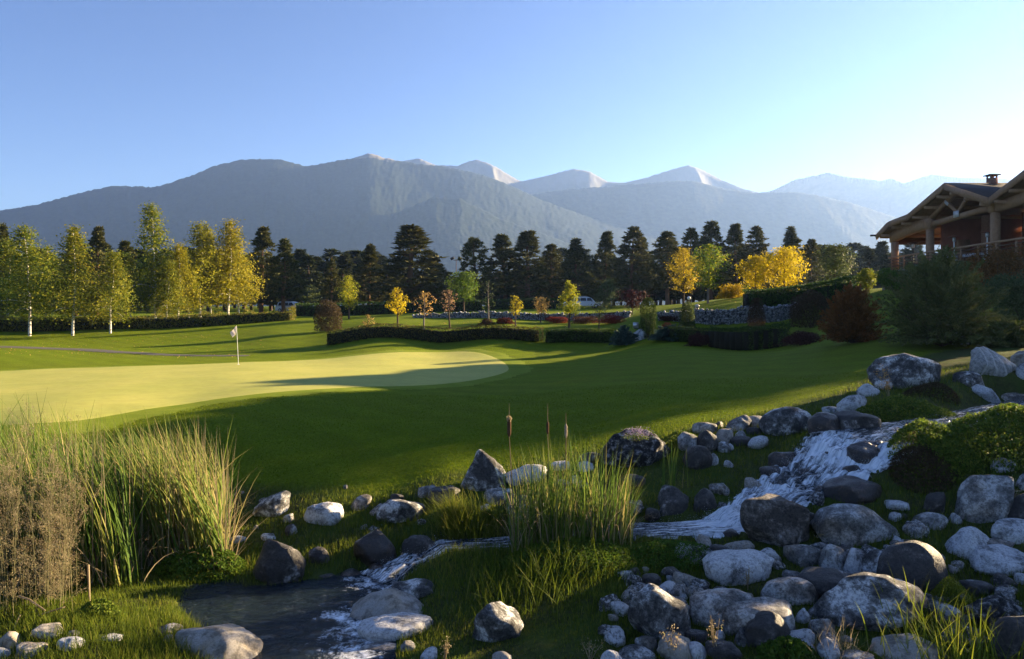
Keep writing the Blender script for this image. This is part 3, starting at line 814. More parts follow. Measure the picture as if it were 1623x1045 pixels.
# ------------------------------------------------------------------ dry stone retaining walls
M_wallstone = rock_mat('wall_stone', (0.05, 0.05, 0.055), (0.17, 0.17, 0.18), (0.50, 0.50, 0.52), 0.5, scale=3.2, fleck=0.6)
def stone_wall(name, pts, h0, label, rows=4):
    """pts: picture points with distances along the foot of the wall"""
    P = np.array([W(*p) for p in pts]); d = np.concatenate([[0], np.cumsum(np.linalg.norm(np.diff(P[:, :2], axis=0), axis=1))])
    o = empty(name, tuple(P[0])); tag(o, label, 'stone wall')
    mb = MB(); core = MB(); s = 0.0
    for k in range(len(P) - 1):
        a, b = P[k].copy(), P[k + 1].copy()
        a[2] = H(a[0], a[1]) - 0.2; b[2] = H(b[0], b[1]) - 0.2
        core.beam(a + (0, 0.32, (h0[k] + 0.1) / 2), b + (0, 0.32, (h0[k + 1] + 0.1) / 2), 0.34, (h0[k] + h0[k + 1]) / 2 + 0.1)
    while s < d[-1]:
        hh = float(np.interp(s, d, np.interp(np.arange(len(P)), np.arange(len(h0)), h0)))
        x_, y_ = np.interp(s, d, P[:, 0]), np.interp(s, d, P[:, 1])
        zb = H(x_, y_) - 0.08; z_ = zb
        while z_ < zb + hh:
            sz = random.uniform(0.13, 0.27); wx = random.uniform(0.16, 0.34)
            V, Fq = ROCKLET[random.randrange(len(ROCKLET))]
            an = random.uniform(0, 6.28); c_, s_ = math.cos(an), math.sin(an)
            VV = V @ np.array([[c_, s_, 0], [-s_, c_, 0], [0, 0, 1]]) * np.array([wx * 0.62, 0.24, sz * 0.62])
            mb.add(VV + np.array([x_ + random.uniform(-.06, .06), y_ + random.uniform(-.05, .05), z_ + sz / 2]), Fq)
            z_ += sz * 0.92
        s += random.uniform(0.17, 0.28)
    mb2 = mb.mesh('stones', True); mb2.transform(Matrix.Translation(-Vector(P[0])))
    tag(link('stones', mb2, M_wallstone, o), kind='stuff')
    cm = core.mesh('wall_core'); cm.transform(Matrix.Translation(-Vector(P[0])))
    link('wall_core', cm, plain('wall_core_earth', (0.03, 0.03, 0.03), 0.95, 0.1), o)

def ico(sub):
    bm = bmesh.new(); bmesh.ops.create_icosphere(bm, subdivisions=sub, radius=1)
    V = np.array([v.co[:] for v in bm.verts]); Fq = np.array([[v.index for v in f.verts] for f in bm.faces]); bm.free()
    return V, Fq
ICO = {k: ico(k) for k in (1, 2, 3, 4, 5)}
ROCKLET = []
for k in range(10):
    V, Fq = ICO[1]
    V = V * (1 + 0.28 * np.random.default_rng(k).normal(size=(len(V), 1)).clip(-1, 1))
    ROCKLET.append((V, np.concatenate([Fq, Fq[:, 2:3]], 1)))
stone_wall('stone_wall', [(1045, 503, 59), (1090, 510, 58), (1120, 522, 57), (1180, 522, 57), (1235, 517, 57.5), (1262, 509, 58.5)], [0.6, 0.85, 1.1, 1.15, 1.1, 1.0], 'grey dry stone retaining wall behind the clipped hedge on the right')
stone_wall('stone_wall', [(655, 504, 82), (720, 505, 80), (800, 507, 77), (900, 508, 75), (1000, 508, 72)], [0.3, 0.55, 0.65, 0.65, 0.6], 'low dry stone wall along the lawn behind the young trees')

# ------------------------------------------------------------------ flag on the green
fp = W(378, 579, 41.0); fz = H(fp[0], fp[1]) + 0.03
o = empty('golf_flag', (fp[0], fp[1], fz)); tag(o, 'white golf flag hanging from a thin pole on the green', 'golf flag')
link('pole', MB().tube([(0, 0, -0.1), (-0.05, 0, 1.0), (-0.11, 0, 2.12)], [0.012, 0.011, 0.009], 8).mesh('pole', True), M_white, o)
uu, vv = np.meshgrid(np.linspace(0, 1, 14), np.linspace(0, 1, 10))
fx = -0.10 - 0.34 * uu * (0.55 + 0.45 * vv[::-1]) - 0.02 * np.sin(uu * 9); fz_ = 2.10 - 0.34 * vv - 0.34 * uu ** 1.1 * (1 - 0.15 * vv) ; fy = 0.07 * np.sin(uu * 10 + vv * 2) * uu
V = np.stack([fx, fy, fz_], -1).reshape(-1, 3); k = 14
a = (np.arange(9)[:, None] * k + np.arange(13)[None]).ravel(); Fq = np.stack([a, a + 1, a + k + 1, a + k], -1)
me = mesh_np('flag', np.concatenate([V, V + (0, 0.006, 0)]), np.concatenate([Fq, Fq[:, ::-1] + len(V)]), True)
link('flag', me, leaf_mat('flag_cloth', [(0.75, 0.70, 0.68), (0.75, 0.70, 0.68)], 0.45, 0.0), o)
link('cup', MB().lathe([(0.07, 0.0), (0.07, 0.02), (0.055, 0.02), (0.05, -0.05)], 14).mesh('cup'), M_white, o)

# ------------------------------------------------------------------ cars, lamps
M_glass = plain('car_glass', (0.02, 0.025, 0.03), 0.08, 0.6, 0.05)
M_tyre = plain('tyre_rubber', (0.02, 0.02, 0.02), 0.85, 0.2, 0.1)
def car(px, py, D, rz, label, paint, group='cars parked beyond the lawn', van=False):
    x_, y_, _ = W(px, py, D); z_ = H(x_, y_)
    o = empty('parked_car', (x_, y_, z_), rz); tag(o, label, 'car', group)
    body = [(-2.25, .35), (-2.28, .75), (-2.15, .98), (-1.2, 1.02), (1.0, 1.02), (2.05, .88), (2.25, .65), (2.22, .35)]
    cab = [(-2.05, 1.0), (-1.85, 1.58), (-1.5, 1.68), (0.35, 1.66), (0.75, 1.52), (1.25, 1.0)]
    def prism(prof, w0, w1, zlo, zhi):
        n = len(prof); V = []
        for s in (-1, 1):
            for (a, b) in prof:
                f = (b - zlo) / (zhi - zlo); V.append((a, s * (w0 + (w1 - w0) * f), b))
        bm = bmesh.new(); vv = [bm.verts.new(v) for v in V]
        bm.faces.new(vv[:n]); bm.faces.new(vv[n:][::-1])
        for k in range(n):
            q = (k + 1) % n; bm.faces.new([vv[k], vv[n + k], vv[n + q], vv[q]])
        bmesh.ops.recalc_face_normals(bm, faces=bm.faces)
        bmesh.ops.bevel(bm, geom=list(bm.edges), offset=0.05, segments=2, affect='EDGES', clamp_overlap=True)
        me = bpy.data.meshes.new('body'); bm.to_mesh(me); bm.free(); return me
    link('body', prism(body, 0.92, 0.86, .35, 1.02), paint, o)
    link('cabin', prism(cab, 0.84, 0.66, 1.0, 1.68), paint, o)
    for s in (-1, 1):
        for x0, x1 in ((-1.72, -0.98), (-0.88, -0.02), (0.08, 0.95)):
            V = [(x0, s * 0.835, 1.08), (x1, s * 0.835, 1.08), (x1 - (0.32 if x1 > 0.5 else 0.03), s * 0.72, 1.52), (x0 + (0.06 if x0 < -1.5 else 0.03), s * 0.72, 1.52)]
            link('window', mesh_np('window', np.array(V) + (0, s * 0.01, 0), [[0, 1, 2, 3]]), M_glass, o)
        link('headlight', MB().box((2.16, s * 0.62, 0.72), (0.14, 0.34, 0.14)).mesh('headlight'), M_steel, o)
        link('tail_light', MB().box((-2.24, s * 0.66, 0.82), (0.1, 0.26, 0.2)).mesh('tail_light'), M_redwall, o)
    link('windscreen', mesh_np('windscreen', [(1.23, -.7, 1.06), (1.23, .7, 1.06), (0.82, .6, 1.5), (0.82, -.6, 1.5)], [[0, 1, 2, 3]]), M_glass, o)
    if van: link('roof_rack', MB().beam((-1.6, -.5, 1.76), (0.2, -.5, 1.76), 0.05, 0.05).beam((-1.6, .5, 1.76), (0.2, .5, 1.76), 0.05, 0.05).beam((-1.2, -.55, 1.74), (-1.2, .55, 1.74), 0.05, 0.05).beam((-0.2, -.55, 1.74), (-0.2, .55, 1.74), 0.05, 0.05).mesh('roof_rack'), M_steel, o)
    for a in (-1.4, 1.4):
        for s in (-1, 1):
            w = link('wheel', None, None, o); w.location = (a, s * 0.82, 0.33); w.rotation_euler = (R(90), 0, 0); w.empty_display_size = 0.1
            link('tyre', MB().lathe([(0.2, -0.1), (0.33, -0.1), (0.33, 0.1), (0.2, 0.1)], 18).mesh('tyre', True), M_tyre, w)
            link('rim', MB().lathe([(0.0, -0.09), (0.2, -0.09), (0.2, 0.09), (0.0, 0.09)], 14).mesh('rim'), M_steel, w)
M_carpaint = plain('pale_car_paint', (0.55, 0.58, 0.62), 0.25, 0.5, 0.03)
car(928, 489, 112, R(4), 'pale grey estate car with a roof rack on the far side of the lawn', M_carpaint, van=True)
car(462, 497, 112, R(-20), 'small pale car half hidden behind the tree trunks at left', M_carpaint)

def garden_light(px, py, D, label, kind):
    x_, y_, _ = W(px, py, D); z_ = H(x_, y_)
    o = empty('garden_lamp', (x_, y_, z_)); tag(o, label, 'garden lamp')
    if kind == 'bollard':
        link('stem', MB().lathe([(0.11, 0), (0.11, 0.6), (0.09, 0.62)], 10).mesh('stem', True), M_black, o)
        link('lamp_head', MB().lathe([(0.06, 0.6), (0.17, 0.66), (0.19, 0.78), (0.12, 0.86), (0.0, 0.88)], 12).mesh('lamp_head', True), plain('cream_lamp_glass', (0.6, 0.5, 0.36), 0.4, 0.4, 0.05), o)
    else:
        link('stem', MB().lathe([(0.03, 0), (0.03, 0.55)], 8).mesh('stem'), M_black, o)
        link('globe', MB().lathe([(0.03, 0.53), (0.15, 0.6), (0.2, 0.72), (0.15, 0.85), (0.0, 0.9)], 14).mesh('globe', True), M_white, o)
garden_light(1105, 497, 60.2, 'short dark bollard lamp with a cream head above the stone wall', 'bollard')
garden_light(1092, 482, 78, 'small white globe lamp on the lawn beside the golden tree', 'globe')

# floodlight mast above the trees
x_, y_, _ = W(723, 490, 150); z_ = H(x_, y_)
o = empty('floodlight_mast', (x_, y_, z_)); tag(o, 'thin floodlight mast with two dark lamps rising among the pines', 'floodlight')
link('mast', MB().lathe([(0.09, -0.3), (0.07, 5), (0.05, 9.5)], 8).mesh('mast', True), M_timber_dark, o)
link('cross_arm', MB().beam((-0.7, 0, 9.5), (0.7, 0, 9.5), 0.08, 0.08).mesh('cross_arm'), M_timber_dark, o)
for s in (-1, 1):
    link('floodlight', MB().box((s * 0.75, -0.1, 9.85), (0.75, 0.35, 0.5), M=Matrix.Rotation(s * 0.5, 3, 'Y')).mesh('floodlight'), M_black, o)
# ------------------------------------------------------------------ boulders
RM = {
 'm': rock_mat('mottled_boulder', (0.06, 0.057, 0.055), (0.20, 0.195, 0.185), (0.66, 0.65, 0.63), 0.53, scale=1.5, bmp=0.8),
 'w': rock_mat('whitish_boulder', (0.10, 0.095, 0.09), (0.34, 0.335, 0.33), (0.54, 0.535, 0.53), 0.45, scale=1.8, fleck=0.6),
 'd': rock_mat('dark_boulder', (0.034, 0.029, 0.026), (0.09, 0.08, 0.072), (0.36, 0.34, 0.32), 0.60, scale=1.6, rough=0.6, spec=0.45),
 'b': rock_mat('wet_brown_boulder', (0.018, 0.011, 0.008), (0.05, 0.03, 0.02), (0.14, 0.10, 0.075), 0.60, scale=2.0, rough=0.28, spec=0.6),
 'g': rock_mat('grey_boulder', (0.11, 0.107, 0.10), (0.25, 0.243, 0.23), (0.48, 0.47, 0.45), 0.52, scale=1.6, tan=(0.95, 0.82, 0.70)),
 't': rock_mat('tan_granite', (0.15, 0.135, 0.115), (0.25, 0.225, 0.19), (0.36, 0.33, 0.29), 0.48, scale=3.0, fleck=0.35, bmp=0.3, tan=(0.95, 0.88, 0.78)),
 's': rock_mat('banded_granite', (0.20, 0.195, 0.18), (0.29, 0.28, 0.26), (0.38, 0.37, 0.34), 0.5, scale=5.0, fleck=0.5, bmp=0.3, band=0.45),
 'n': rock_mat('brown_boulder', (0.065, 0.054, 0.044), (0.19, 0.162, 0.135), (0.38, 0.35, 0.32), 0.54, scale=1.7, bmp=0.9),
 'p': rock_mat('porous_rock', (0.022, 0.022, 0.024), (0.10, 0.10, 0.10), (0.42, 0.42, 0.42), 0.54, scale=4.5, bmp=1.0, fleck=0.8),
}
def rock_mesh(seed, dims, shape, sub):
    r = np.random.default_rng(seed)
    V, Fq = ICO[sub]; V = V.copy()
    off = r.uniform(0, 50, 3)
    lo = {'r': .14, 'a': .20, 'f': .16, 'k': .22, 'o': .07}.get(shape, .16)
    V = V * (1 + lo * 1.7 * fbm(V * 1.05 + off, seed, 3))[:, None]
    ncut = {'r': 9, 'a': 14, 'f': 10, 'k': 8, 'o': 2}.get(shape, 10)
    for _ in range(ncut):
        n = unit(r.normal(size=3)[None])[0]; dd = r.uniform(0.52, 0.80) if shape == 'a' else r.uniform(0.64, 0.88)
        ex = np.maximum(V @ n - dd, 0); V = V - ex[:, None] * n * 0.86
    if shape == 'f': V[:, 2] = np.where(V[:, 2] > 0.35, 0.35 + (V[:, 2] - 0.35) * 0.35, V[:, 2])
    if shape in 'LR': V[:, 0] = V[:, 0] + (0.42 if shape == 'R' else -0.42) * V[:, 2] * (1 - 0.25 * np.abs(V[:, 0])); V[:, 0] *= 0.86; 
    nrm = unit(V)
    V = V + nrm * ((0.03 if shape == 'o' else 0.085) * fbm(V * 2.3 + off, seed + 3, 2))[:, None]
    if sub >= 3: V = V + nrm * (0.035 * fbm(V * 4 + off, seed + 5, 3))[:, None]
    if sub >= 4: V = V + nrm * (0.014 * fbm(V * 12 + off, seed + 9, 3))[:, None]
    if shape == 'k': V = V + nrm * (-0.11 * np.abs(fbm(V * 4.5 + off, seed + 7, 4)) + 0.05)[:, None]
    V = V / np.array([np.abs(V[:, 0]).max(), np.abs(V[:, 1]).max(), V[:, 2].max()])
    return mesh_np('boulder', V * np.array(dims), Fq, True)
ROCKS = [  # picture box, look, shape, label, (distance)
 (0,1000,34,1040,'t','a','brownish grey rock at the left corner of the sunlit bank'),
 (-14,1026,17,1050,'w','r','small white stone in front of the brownish rock at the left corner'),
 (23,1020,75,1046,'g','f','flat grey stone below the broken reed stalks'),
 (87,1011,132,1038,'w','a','stone with a bright white face in the sunlit grass'),
 (104,999,126,1013,'g','r','small grey stone behind the bright white faced one'),
 (50,990,104,1016,'t','f','low brownish stone under the dry weeds'),
 (158,1006,199,1019,'w','f','flat pale stone sunk in the sunlit grass mound'),
 (249,989,289,1013,'g','r','grey stone at the right end of the sunlit grass mound'),
 (258,1006,276,1024,'t','r','small cream coloured stone under the grey one by the pond'),
 (276,993,419,1060,'t','f','long sunlit boulder with a crack, at the near edge of the pond'),
 (402,777,461,825,'m','R','mottled boulder standing alone on the lawn edge, farthest left in the open'),
 (482,797,546,836,'w','f','pale slanting boulder on the lawn edge between two greyer ones'),
 (551,785,589,814,'g','R','small grey boulder with a pale ridge at the lawn edge'),
 (596,790,674,836,'m','r','dark boulder with white veins left of the lit grass tussock'),
 (448,814,470,834,'g','r','small round grey stone below the lone mottled boulder'),
 (451,831,471,852,'d','r','small dark stone just below the round grey one'),
 (364,850,391,865,'w','f','small pale stone beside the last reeds'),
 (410,846,440,862,'m','f','small flat stone behind the big dark boulder on the pond bank'),
 (392,854,484,940,'d','r','big dark boulder with a chalky top standing in the pond edge'),
 (561,839,632,910,'b','r','round dark brown boulder beside the small fall into the pond'),
 (629,849,692,895,'d','f','dark flat topped rock on the left of the brown slab'),
 (486,868,522,900,'d','r','half sunk dark stone in the grass above the pond'),
 (618,782,642,802,'d','f','small dark stone in the lawn edge above the veined boulder'),
 (662,769,696,792,'g','f','small greyish stone left of the white streaked boulder'),
 (678,771,732,802,'d','f','dark low rock tucked behind the lit grass tussock'),
 (725,712,807,788,'m','a','large black and white boulder behind the lit grass tussock'),
 (272,776,332,828,'m','r','mottled boulder showing through the reeds'),
 (535,902,576,929,'b','r','wet brown stone in the fall at the head of the pond'),
 (579,892,614,924,'b','r','wet brown stone on the right of the fall into the pond'),
 (498,910,534,932,'b','f','low wet stone on the left of the fall into the pond'),
 (690,851,790,872,'t','f','flat brown slab lying by the stream'),
 (765,774,816,804,'g','f','flat grey stone right of the black and white boulder'),
 (797,735,868,772,'w','R','long pale boulder behind the cattails'),
 (873,731,907,750,'w','r','pale stone behind the middle of the cattails'),
 (911,731,942,751,'w','r','pale stone between the cattails and the craggy rock'),
 (904,754,921,772,'w','a','small white stone deep in the cattails'),
 (917,717,954,738,'d','r','dark stone left of the craggy rock'),
 (800,784,874,834,'m','r','lit white and grey boulder standing in the cattails'),
 (946,680,1064,750,'p','k','big craggy pitted rock with purple flowers on top'),
 (1069,685,1110,720,'g','r','grey boulder right of the craggy rock'),
 (1104,681,1139,722,'d','r','dark upright boulder in the heap of stones'),
 (1097,669,1139,690,'g','f','grey boulder at the top left of the heap of stones'),
 (1131,668,1147,682,'d','r','small dark stone at the top of the heap of stones'),
 (1134,679,1166,708,'t','r','speckled brownish boulder in the middle of the heap'),
 (1147,658,1191,688,'g','R','grey rounded boulder at the top of the heap of stones'),
 (1186,659,1216,683,'t','a','orange edged stone with a white face at the top of the heap'),
 (1181,677,1208,693,'d','r','dark oval stone under the white faced one'),
 (1166,683,1184,700,'g','r','small grey stone in the middle of the heap'),
 (1156,691,1195,712,'d','f','dark low stone at the lower middle of the heap'),
 (1185,690,1219,715,'w','R','pale wedge shaped stone at the lower right of the heap'),
 (1134,700,1158,720,'m','r','mottled stone at the lower left of the heap'),
 (1150,703,1163,716,'w','r','small cream stone at the foot of the heap'),
 (1204,644,1292,696,'m','o','big dome shaped boulder with a pale top beside the lawn'),
 (1212,674,1232,690,'t','r','small pinkish stone leaning on the dome shaped boulder'),
 (1281,654,1334,694,'b','r','brown wet boulder at the head of the falls'),
 (1314,650,1398,696,'d','f','long dark boulder along the head of the stream'),
 (1084,706,1129,752,'d','r','big dark round boulder below the heap of stones'),
 (1124,717,1139,742,'w','a','small upright white stone beside the dark round boulder'),
 (1217,715,1264,746,'b','r','dark wet boulder splashed by the left edge of the falls'),
 (1204,738,1246,760,'b','f','low wet rock at the left edge of the falls'),
 (1037,771,1095,832,'d','a','dark pointed boulder standing in the lower stream'),
 (1097,773,1137,824,'d','r','dark boulder right of the pointed one'),
 (986,752,1023,774,'d','f','dark stone half hidden by the right side of the cattails'),
 (1147,730,1163,744,'w','a','little white stone in the grass left of the falls'),
 (1140,838,1172,858,'b','r','small black wet stone in the pool under the falls'),
 (1170,788,1300,875,'n','a','large brown striated rock below the falls'),
 (1260,810,1293,836,'d','f','dark stone on the shoulder of the striated rock'),
 (1298,756,1396,808,'b','r','large dark wet boulder at the foot of the falls'),
 (1340,702,1400,752,'b','a','brown wet ledge with thin water running over it'),
 (1300,716,1330,745,'b','a','dark wet rock breaking the white water'),
 (1260,742,1288,764,'b','r','small wet rock splitting the white water in mid fall'),
 (1224,766,1252,788,'b','a','wet black rock near the left of the lower fall'),
 (1334,736,1366,764,'b','r','wet brown rock under the right thread of the fall'),
 (1368,698,1402,724,'b','f','wet rock at the lip of the falls'),
 (1290,770,1318,792,'b','r','wet rock beside the foot of the falls'),
 (1194,782,1218,800,'b','f','low wet rock where the stream leaves the falls'),
 (1375,559,1484,622,'m','r','big mottled boulder where the lawn meets the stream bank'),
 (1358,608,1394,632,'w','r','pale stone at the foot of the big mottled boulder'),
 (1324,625,1376,658,'w','R','long pale grey stone below the mottled boulder'),
 (1300,644,1330,660,'w','f','flat pale stone at the lawn edge left of the long one'),
 (1534,550,1616,612,'s','L','large smooth grey boulder with pale rings'),
 (1510,588,1561,618,'m','f','low mottled stone left of the ringed boulder'),
 (1529,604,1582,640,'w','a','whitish angular stone in front of the ringed boulder'),
 (1570,622,1640,640,'g','f','flat grey slab in front of the ringed boulder'),
 (1603,554,1650,586,'t','r','brownish boulder behind the ringed one at the right edge'),
 (1611,575,1640,604,'w','o','small round white boulder at the right edge'),
 (1571,726,1611,757,'w','o','round white boulder below the leafy bank'),
 (1509,752,1608,838,'g','R','very large smooth grey boulder on the right bank'),
 (1612,748,1650,788,'m','r','mottled boulder cut by the right edge under the leafy bank'),
 (1594,782,1650,832,'d','r','dark grey boulder beside the very large smooth one'),
 (1570,824,1650,866,'w','f','pale flat topped boulder at the right edge'),
 (1557,855,1612,880,'g','f','flat grey stone under the pale flat topped boulder'),
 (1488,838,1574,895,'w','R','pale sloping boulder right of the dark brown one'),
 (1448,813,1504,844,'g','o','rounded grey stone in the grass below the overgrown bank'),
 (1400,793,1442,812,'w','f','pale flat stone at the foot of the overgrown bank'),
 (1284,800,1422,872,'g','r','big flat grey boulder with dry grass on top'),
 (1458,778,1498,820,'d','a','dark angular rock in the overgrown bank'),
 (1502,813,1524,836,'g','r','little grey stone left of the very large smooth boulder'),
 (1389,858,1499,950,'d','o','big dark brown rounded boulder with a dried plant in front'),
 (1524,866,1640,920,'w','r','long white boulder with an orange spot near the right edge'),
 (1362,872,1412,918,'m','R','grey streaked stone left of the dark brown boulder'),
 (1295,862,1344,918,'g','r','pale grey stone under the big flat boulder'),
 (1336,868,1370,918,'w','r','bluish white upright stone under the big flat boulder'),
 (1279,911,1466,1012,'m','R','huge white topped boulder at the lower right'),
 (1262,903,1378,962,'d','f','dark flat rock behind the huge white topped boulder'),
 (1282,978,1326,1020,'g','r','brownish stone at the foot of the huge white topped boulder'),
 (1296,1011,1338,1056,'w','a','bluish white stone in the front row below the huge boulder'),
 (1364,1010,1510,1062,'t','a','long split slab with a sunlit face at the bottom edge'),
 (1330,1036,1390,1062,'g','f','low stone cut by the bottom edge left of the split slab'),
 (1520,944,1626,1003,'p','k','craggy dark brown rock with small plants on it'),
 (1520,922,1574,950,'d','f','brown stone behind the craggy rock with plants'),
 (1570,972,1660,1060,'d','o','brown rounded boulder in the bottom right corner'),
 (1105,872,1224,932,'w','f','pale flat topped boulder alone in the grass below the pool'),
 (994,926,1104,1030,'m','a','tall pointed boulder with a sunlit right edge at the bottom'),
 (1091,935,1194,1004,'g','f','broad grey boulder right of the tall pointed one'),
 (1144,952,1264,1018,'g','f','broad brown grey boulder in the middle of the bottom heap'),
 (1170,969,1250,1034,'d','r','dark boulder with a pinkish lit rim in the bottom heap'),
 (1202,916,1292,966,'g','f','low grey boulder left of the dark flat rock'),
 (1239,906,1277,926,'g','r','small grey stone behind the low grey boulder'),
 (1005,1009,1044,1044,'g','f','small grey stone at the foot of the tall pointed boulder'),
 (1039,1006,1106,1056,'t','r','lit pale stone with dried flowers in front of it'),
 (1086,1016,1125,1056,'w','a','white angular stone at the bottom edge beside the lit pale one'),
 (973,1026,1040,1060,'m','r','mottled stone cut by the bottom edge left of the heap'),
 (950,1030,987,1060,'w','r','small lit white stone at the bottom edge'),
 (1083,1000,1126,1024,'d','f','dark stone wedged under the broad grey boulder'),
 (1131,997,1151,1022,'w','r','small upright grey stone wedged in the bottom heap'),
 (1163,995,1192,1032,'m','a','upright white streaked stone before the dark rimmed boulder'),
 (1119,1017,1174,1056,'d','a','dark stone at the bottom edge in the heap'),
 (1260,963,1287,996,'w','r','bluish stone squeezed against the huge white topped boulder'),
 (1238,864,1302,904,'g','f','grey rock under the striated rock'),
 (1015,910,1052,936,'d','f','dark stone sunk in the grass mound above the pointed boulder'),
 (539,939,690,1006,'t','r','large smooth tan boulder on the right edge of the pond'),
 (566,975,686,1036,'w','f','long white boulder with a dip in its top by the pond'),
 (560,1024,648,1062,'g','r','rounded grey boulder cut by the bottom edge below the long white one'),
 (520,1029,564,1058,'w','r','small white boulder at the bottom edge of the pond'),
 (747,953,830,1026,'m','a','wedge shaped boulder with white patches alone in the grass'),
 (618,919,698,956,'m','f','white topped cracked stone above the smooth tan boulder'),
 (586,907,642,948,'d','f','brown bank rock between the fall and the smooth tan boulder'),
 (634,1017,659,1035,'g','r','little grey stone in the grass right of the long white boulder'),
 (666,1028,699,1050,'w','r','little pale stone at the bottom edge right of the pond boulders'),
 (780,1033,812,1056,'t','a','small lit stone at the bottom edge below the wedge shaped boulder'),
]
ROCK_XY = []
for k, (x0, y0, x1, y1, look, shp, lab) in enumerate(ROCKS):
    cxp = (x0 + x1) / 2
    D = hit(cxp, min(y1 - 0.10 * (y1 - y0), 1200))
    w = (x1 - x0) / F * D
    dep = w * (0.72 if w > 0.5 else 0.85)
    Dc = D + dep * 0.32
    w *= Dc / D
    xw = (cxp - CX) / F * Dc
    zt = EYE - (y0 - HY) / F * Dc
    zb = EYE - (y1 - HY) / F * D
    zb = min(zb, H(xw, Dc) + 0.02)
    hgt = max(zt - zb, 0.3 * w)
    zc = zt - hgt * (0.62 if shp != 'f' else 0.55)
    sub = 5 if (shp == 'k' or x1 - x0 > 150) else 4 if x1 - x0 > 42 else 3
    up = zt - zc
    o = link('boulder', rock_mesh(300 + k, (w / 2, dep / 2, up), shp, sub), RM[look])
    o.location = (xw, Dc, zc)
    o.rotation_euler = (random.uniform(-.05, .05), random.uniform(-.05, .05), random.uniform(-.12, .12))
    tag(o, lab, 'stone' if w < 0.45 else 'boulder', 'rocks along the stream and pond')
    ROCK_XY.append((xw, Dc, w / 2, dep / 2))
# small stones packed between the boulders
rs = np.random.default_rng(55)
FILL = [rock_mesh(800 + k, (1, 0.85, 0.7), 'raf'[k % 3], 3) for k in range(9)]
FMESH = {}
for k in range(80 + 110):
    while True:
        if k < 175: px, py = rs.uniform(960, 1620), rs.uniform(800, 1040)
        else: px, py = rs.uniform(380, 1300), rs.uniform(760, 900)
        if k >= 175 and not (py < 860 - (px - 400) * 0.09): continue
        D = hit(px, py); x_ = (px - CX) / F * D
        if stream_near(np.array([x_]), np.array([D]))[0][0] < 0.5 or poly_dist(np.array([x_]), np.array([D]), POND)[0] < 0.1: continue
        d = min(math.hypot((x_ - bx) / (bw + 0.12), (D - by) / (bd + 0.12)) for bx, by, bw, bd in ROCK_XY)
        if d < 0.95 or (d > 1.7 and k < 175): continue
        break
    s = rs.uniform(0.05, 0.19); look = rs.choice(list('mgdwtg'))
    key = (k % 9, look)
    if key not in FMESH:
        FMESH[key] = FILL[k % 9].copy(); FMESH[key].materials.append(RM[look])
    o = bpy.data.objects.new('stone', FMESH[key]); COL.objects.link(o)
    o.location = (x_, D, H(x_, D) + s * 0.2); o.scale = (s * rs.uniform(0.8, 1.4), s, s * rs.uniform(0.7, 1.1)); o.rotation_euler = (rs.uniform(-.4, .4), rs.uniform(-.4, .4), rs.uniform(0, 6.28))
    tag(o, 'fist sized stone lying in the grass between the larger boulders', 'stone', 'small stones between the boulders')
# white boulder with a floodlight in the flower bed
D = hit(1012, 541); xw = (1012 - CX) / F * D; z0 = H(xw, D)
o = link('boulder', rock_mesh(900, (0.60, 0.5, 0.75), 'R', 4), RM['w']); o.location = (xw + 0.05, D + 0.3, z0 + 0.1)
tag(o, 'white boulder at the lawn edge in front of the column cypress', 'boulder')
o = empty('floodlight', (xw - 0.06, D + 0.12, z0 + 0.78)); tag(o, 'small square grey floodlight on the white boulder in the flower bed', 'floodlight')
link('lamp_box', MB().box((-0.12, 0, 0.27), (0.36, 0.16, 0.40)).mesh('lamp_box'), M_steel, o)
link('bracket', MB().box((0.0, 0.02, 0.03), (0.44, 0.12, 0.05)).box((0.12, 0.02, 0.2), (0.05, 0.1, 0.34)).mesh('bracket'), M_black, o)
# equipment box under the juniper
D = hit(1524, 548); xw = (1524 - CX) / F * D; z0 = H(xw, D)
o = empty('garden_speaker', (xw, D, z0)); tag(o, 'pale grey rectangular garden lamp box standing under the big juniper', 'garden box')
link('housing', MB().box((-0.06, 0, 0.27), (0.52, 0.32, 0.46), taper=0.96).mesh('housing'), plain('grey_plastic', (0.40, 0.42, 0.44), 0.5, 0.4, 0.06), o)
link('side_band', MB().box((0.26, 0.0, 0.27), (0.11, 0.34, 0.48)).mesh('side_band'), M_black, o)
link('side_cover', MB().lathe([(0.0, 0.36), (0.14, 0.35), (0.22, 0.28), (0.24, 0.0)], 16).mesh('side_cover', True), M_metal, o).rotation_euler = (R(0), R(0), 0)
o.children[-1].location = (0.38, 0.05, 0.1); o.children[-1].scale = (0.6, 0.6, 1.1)
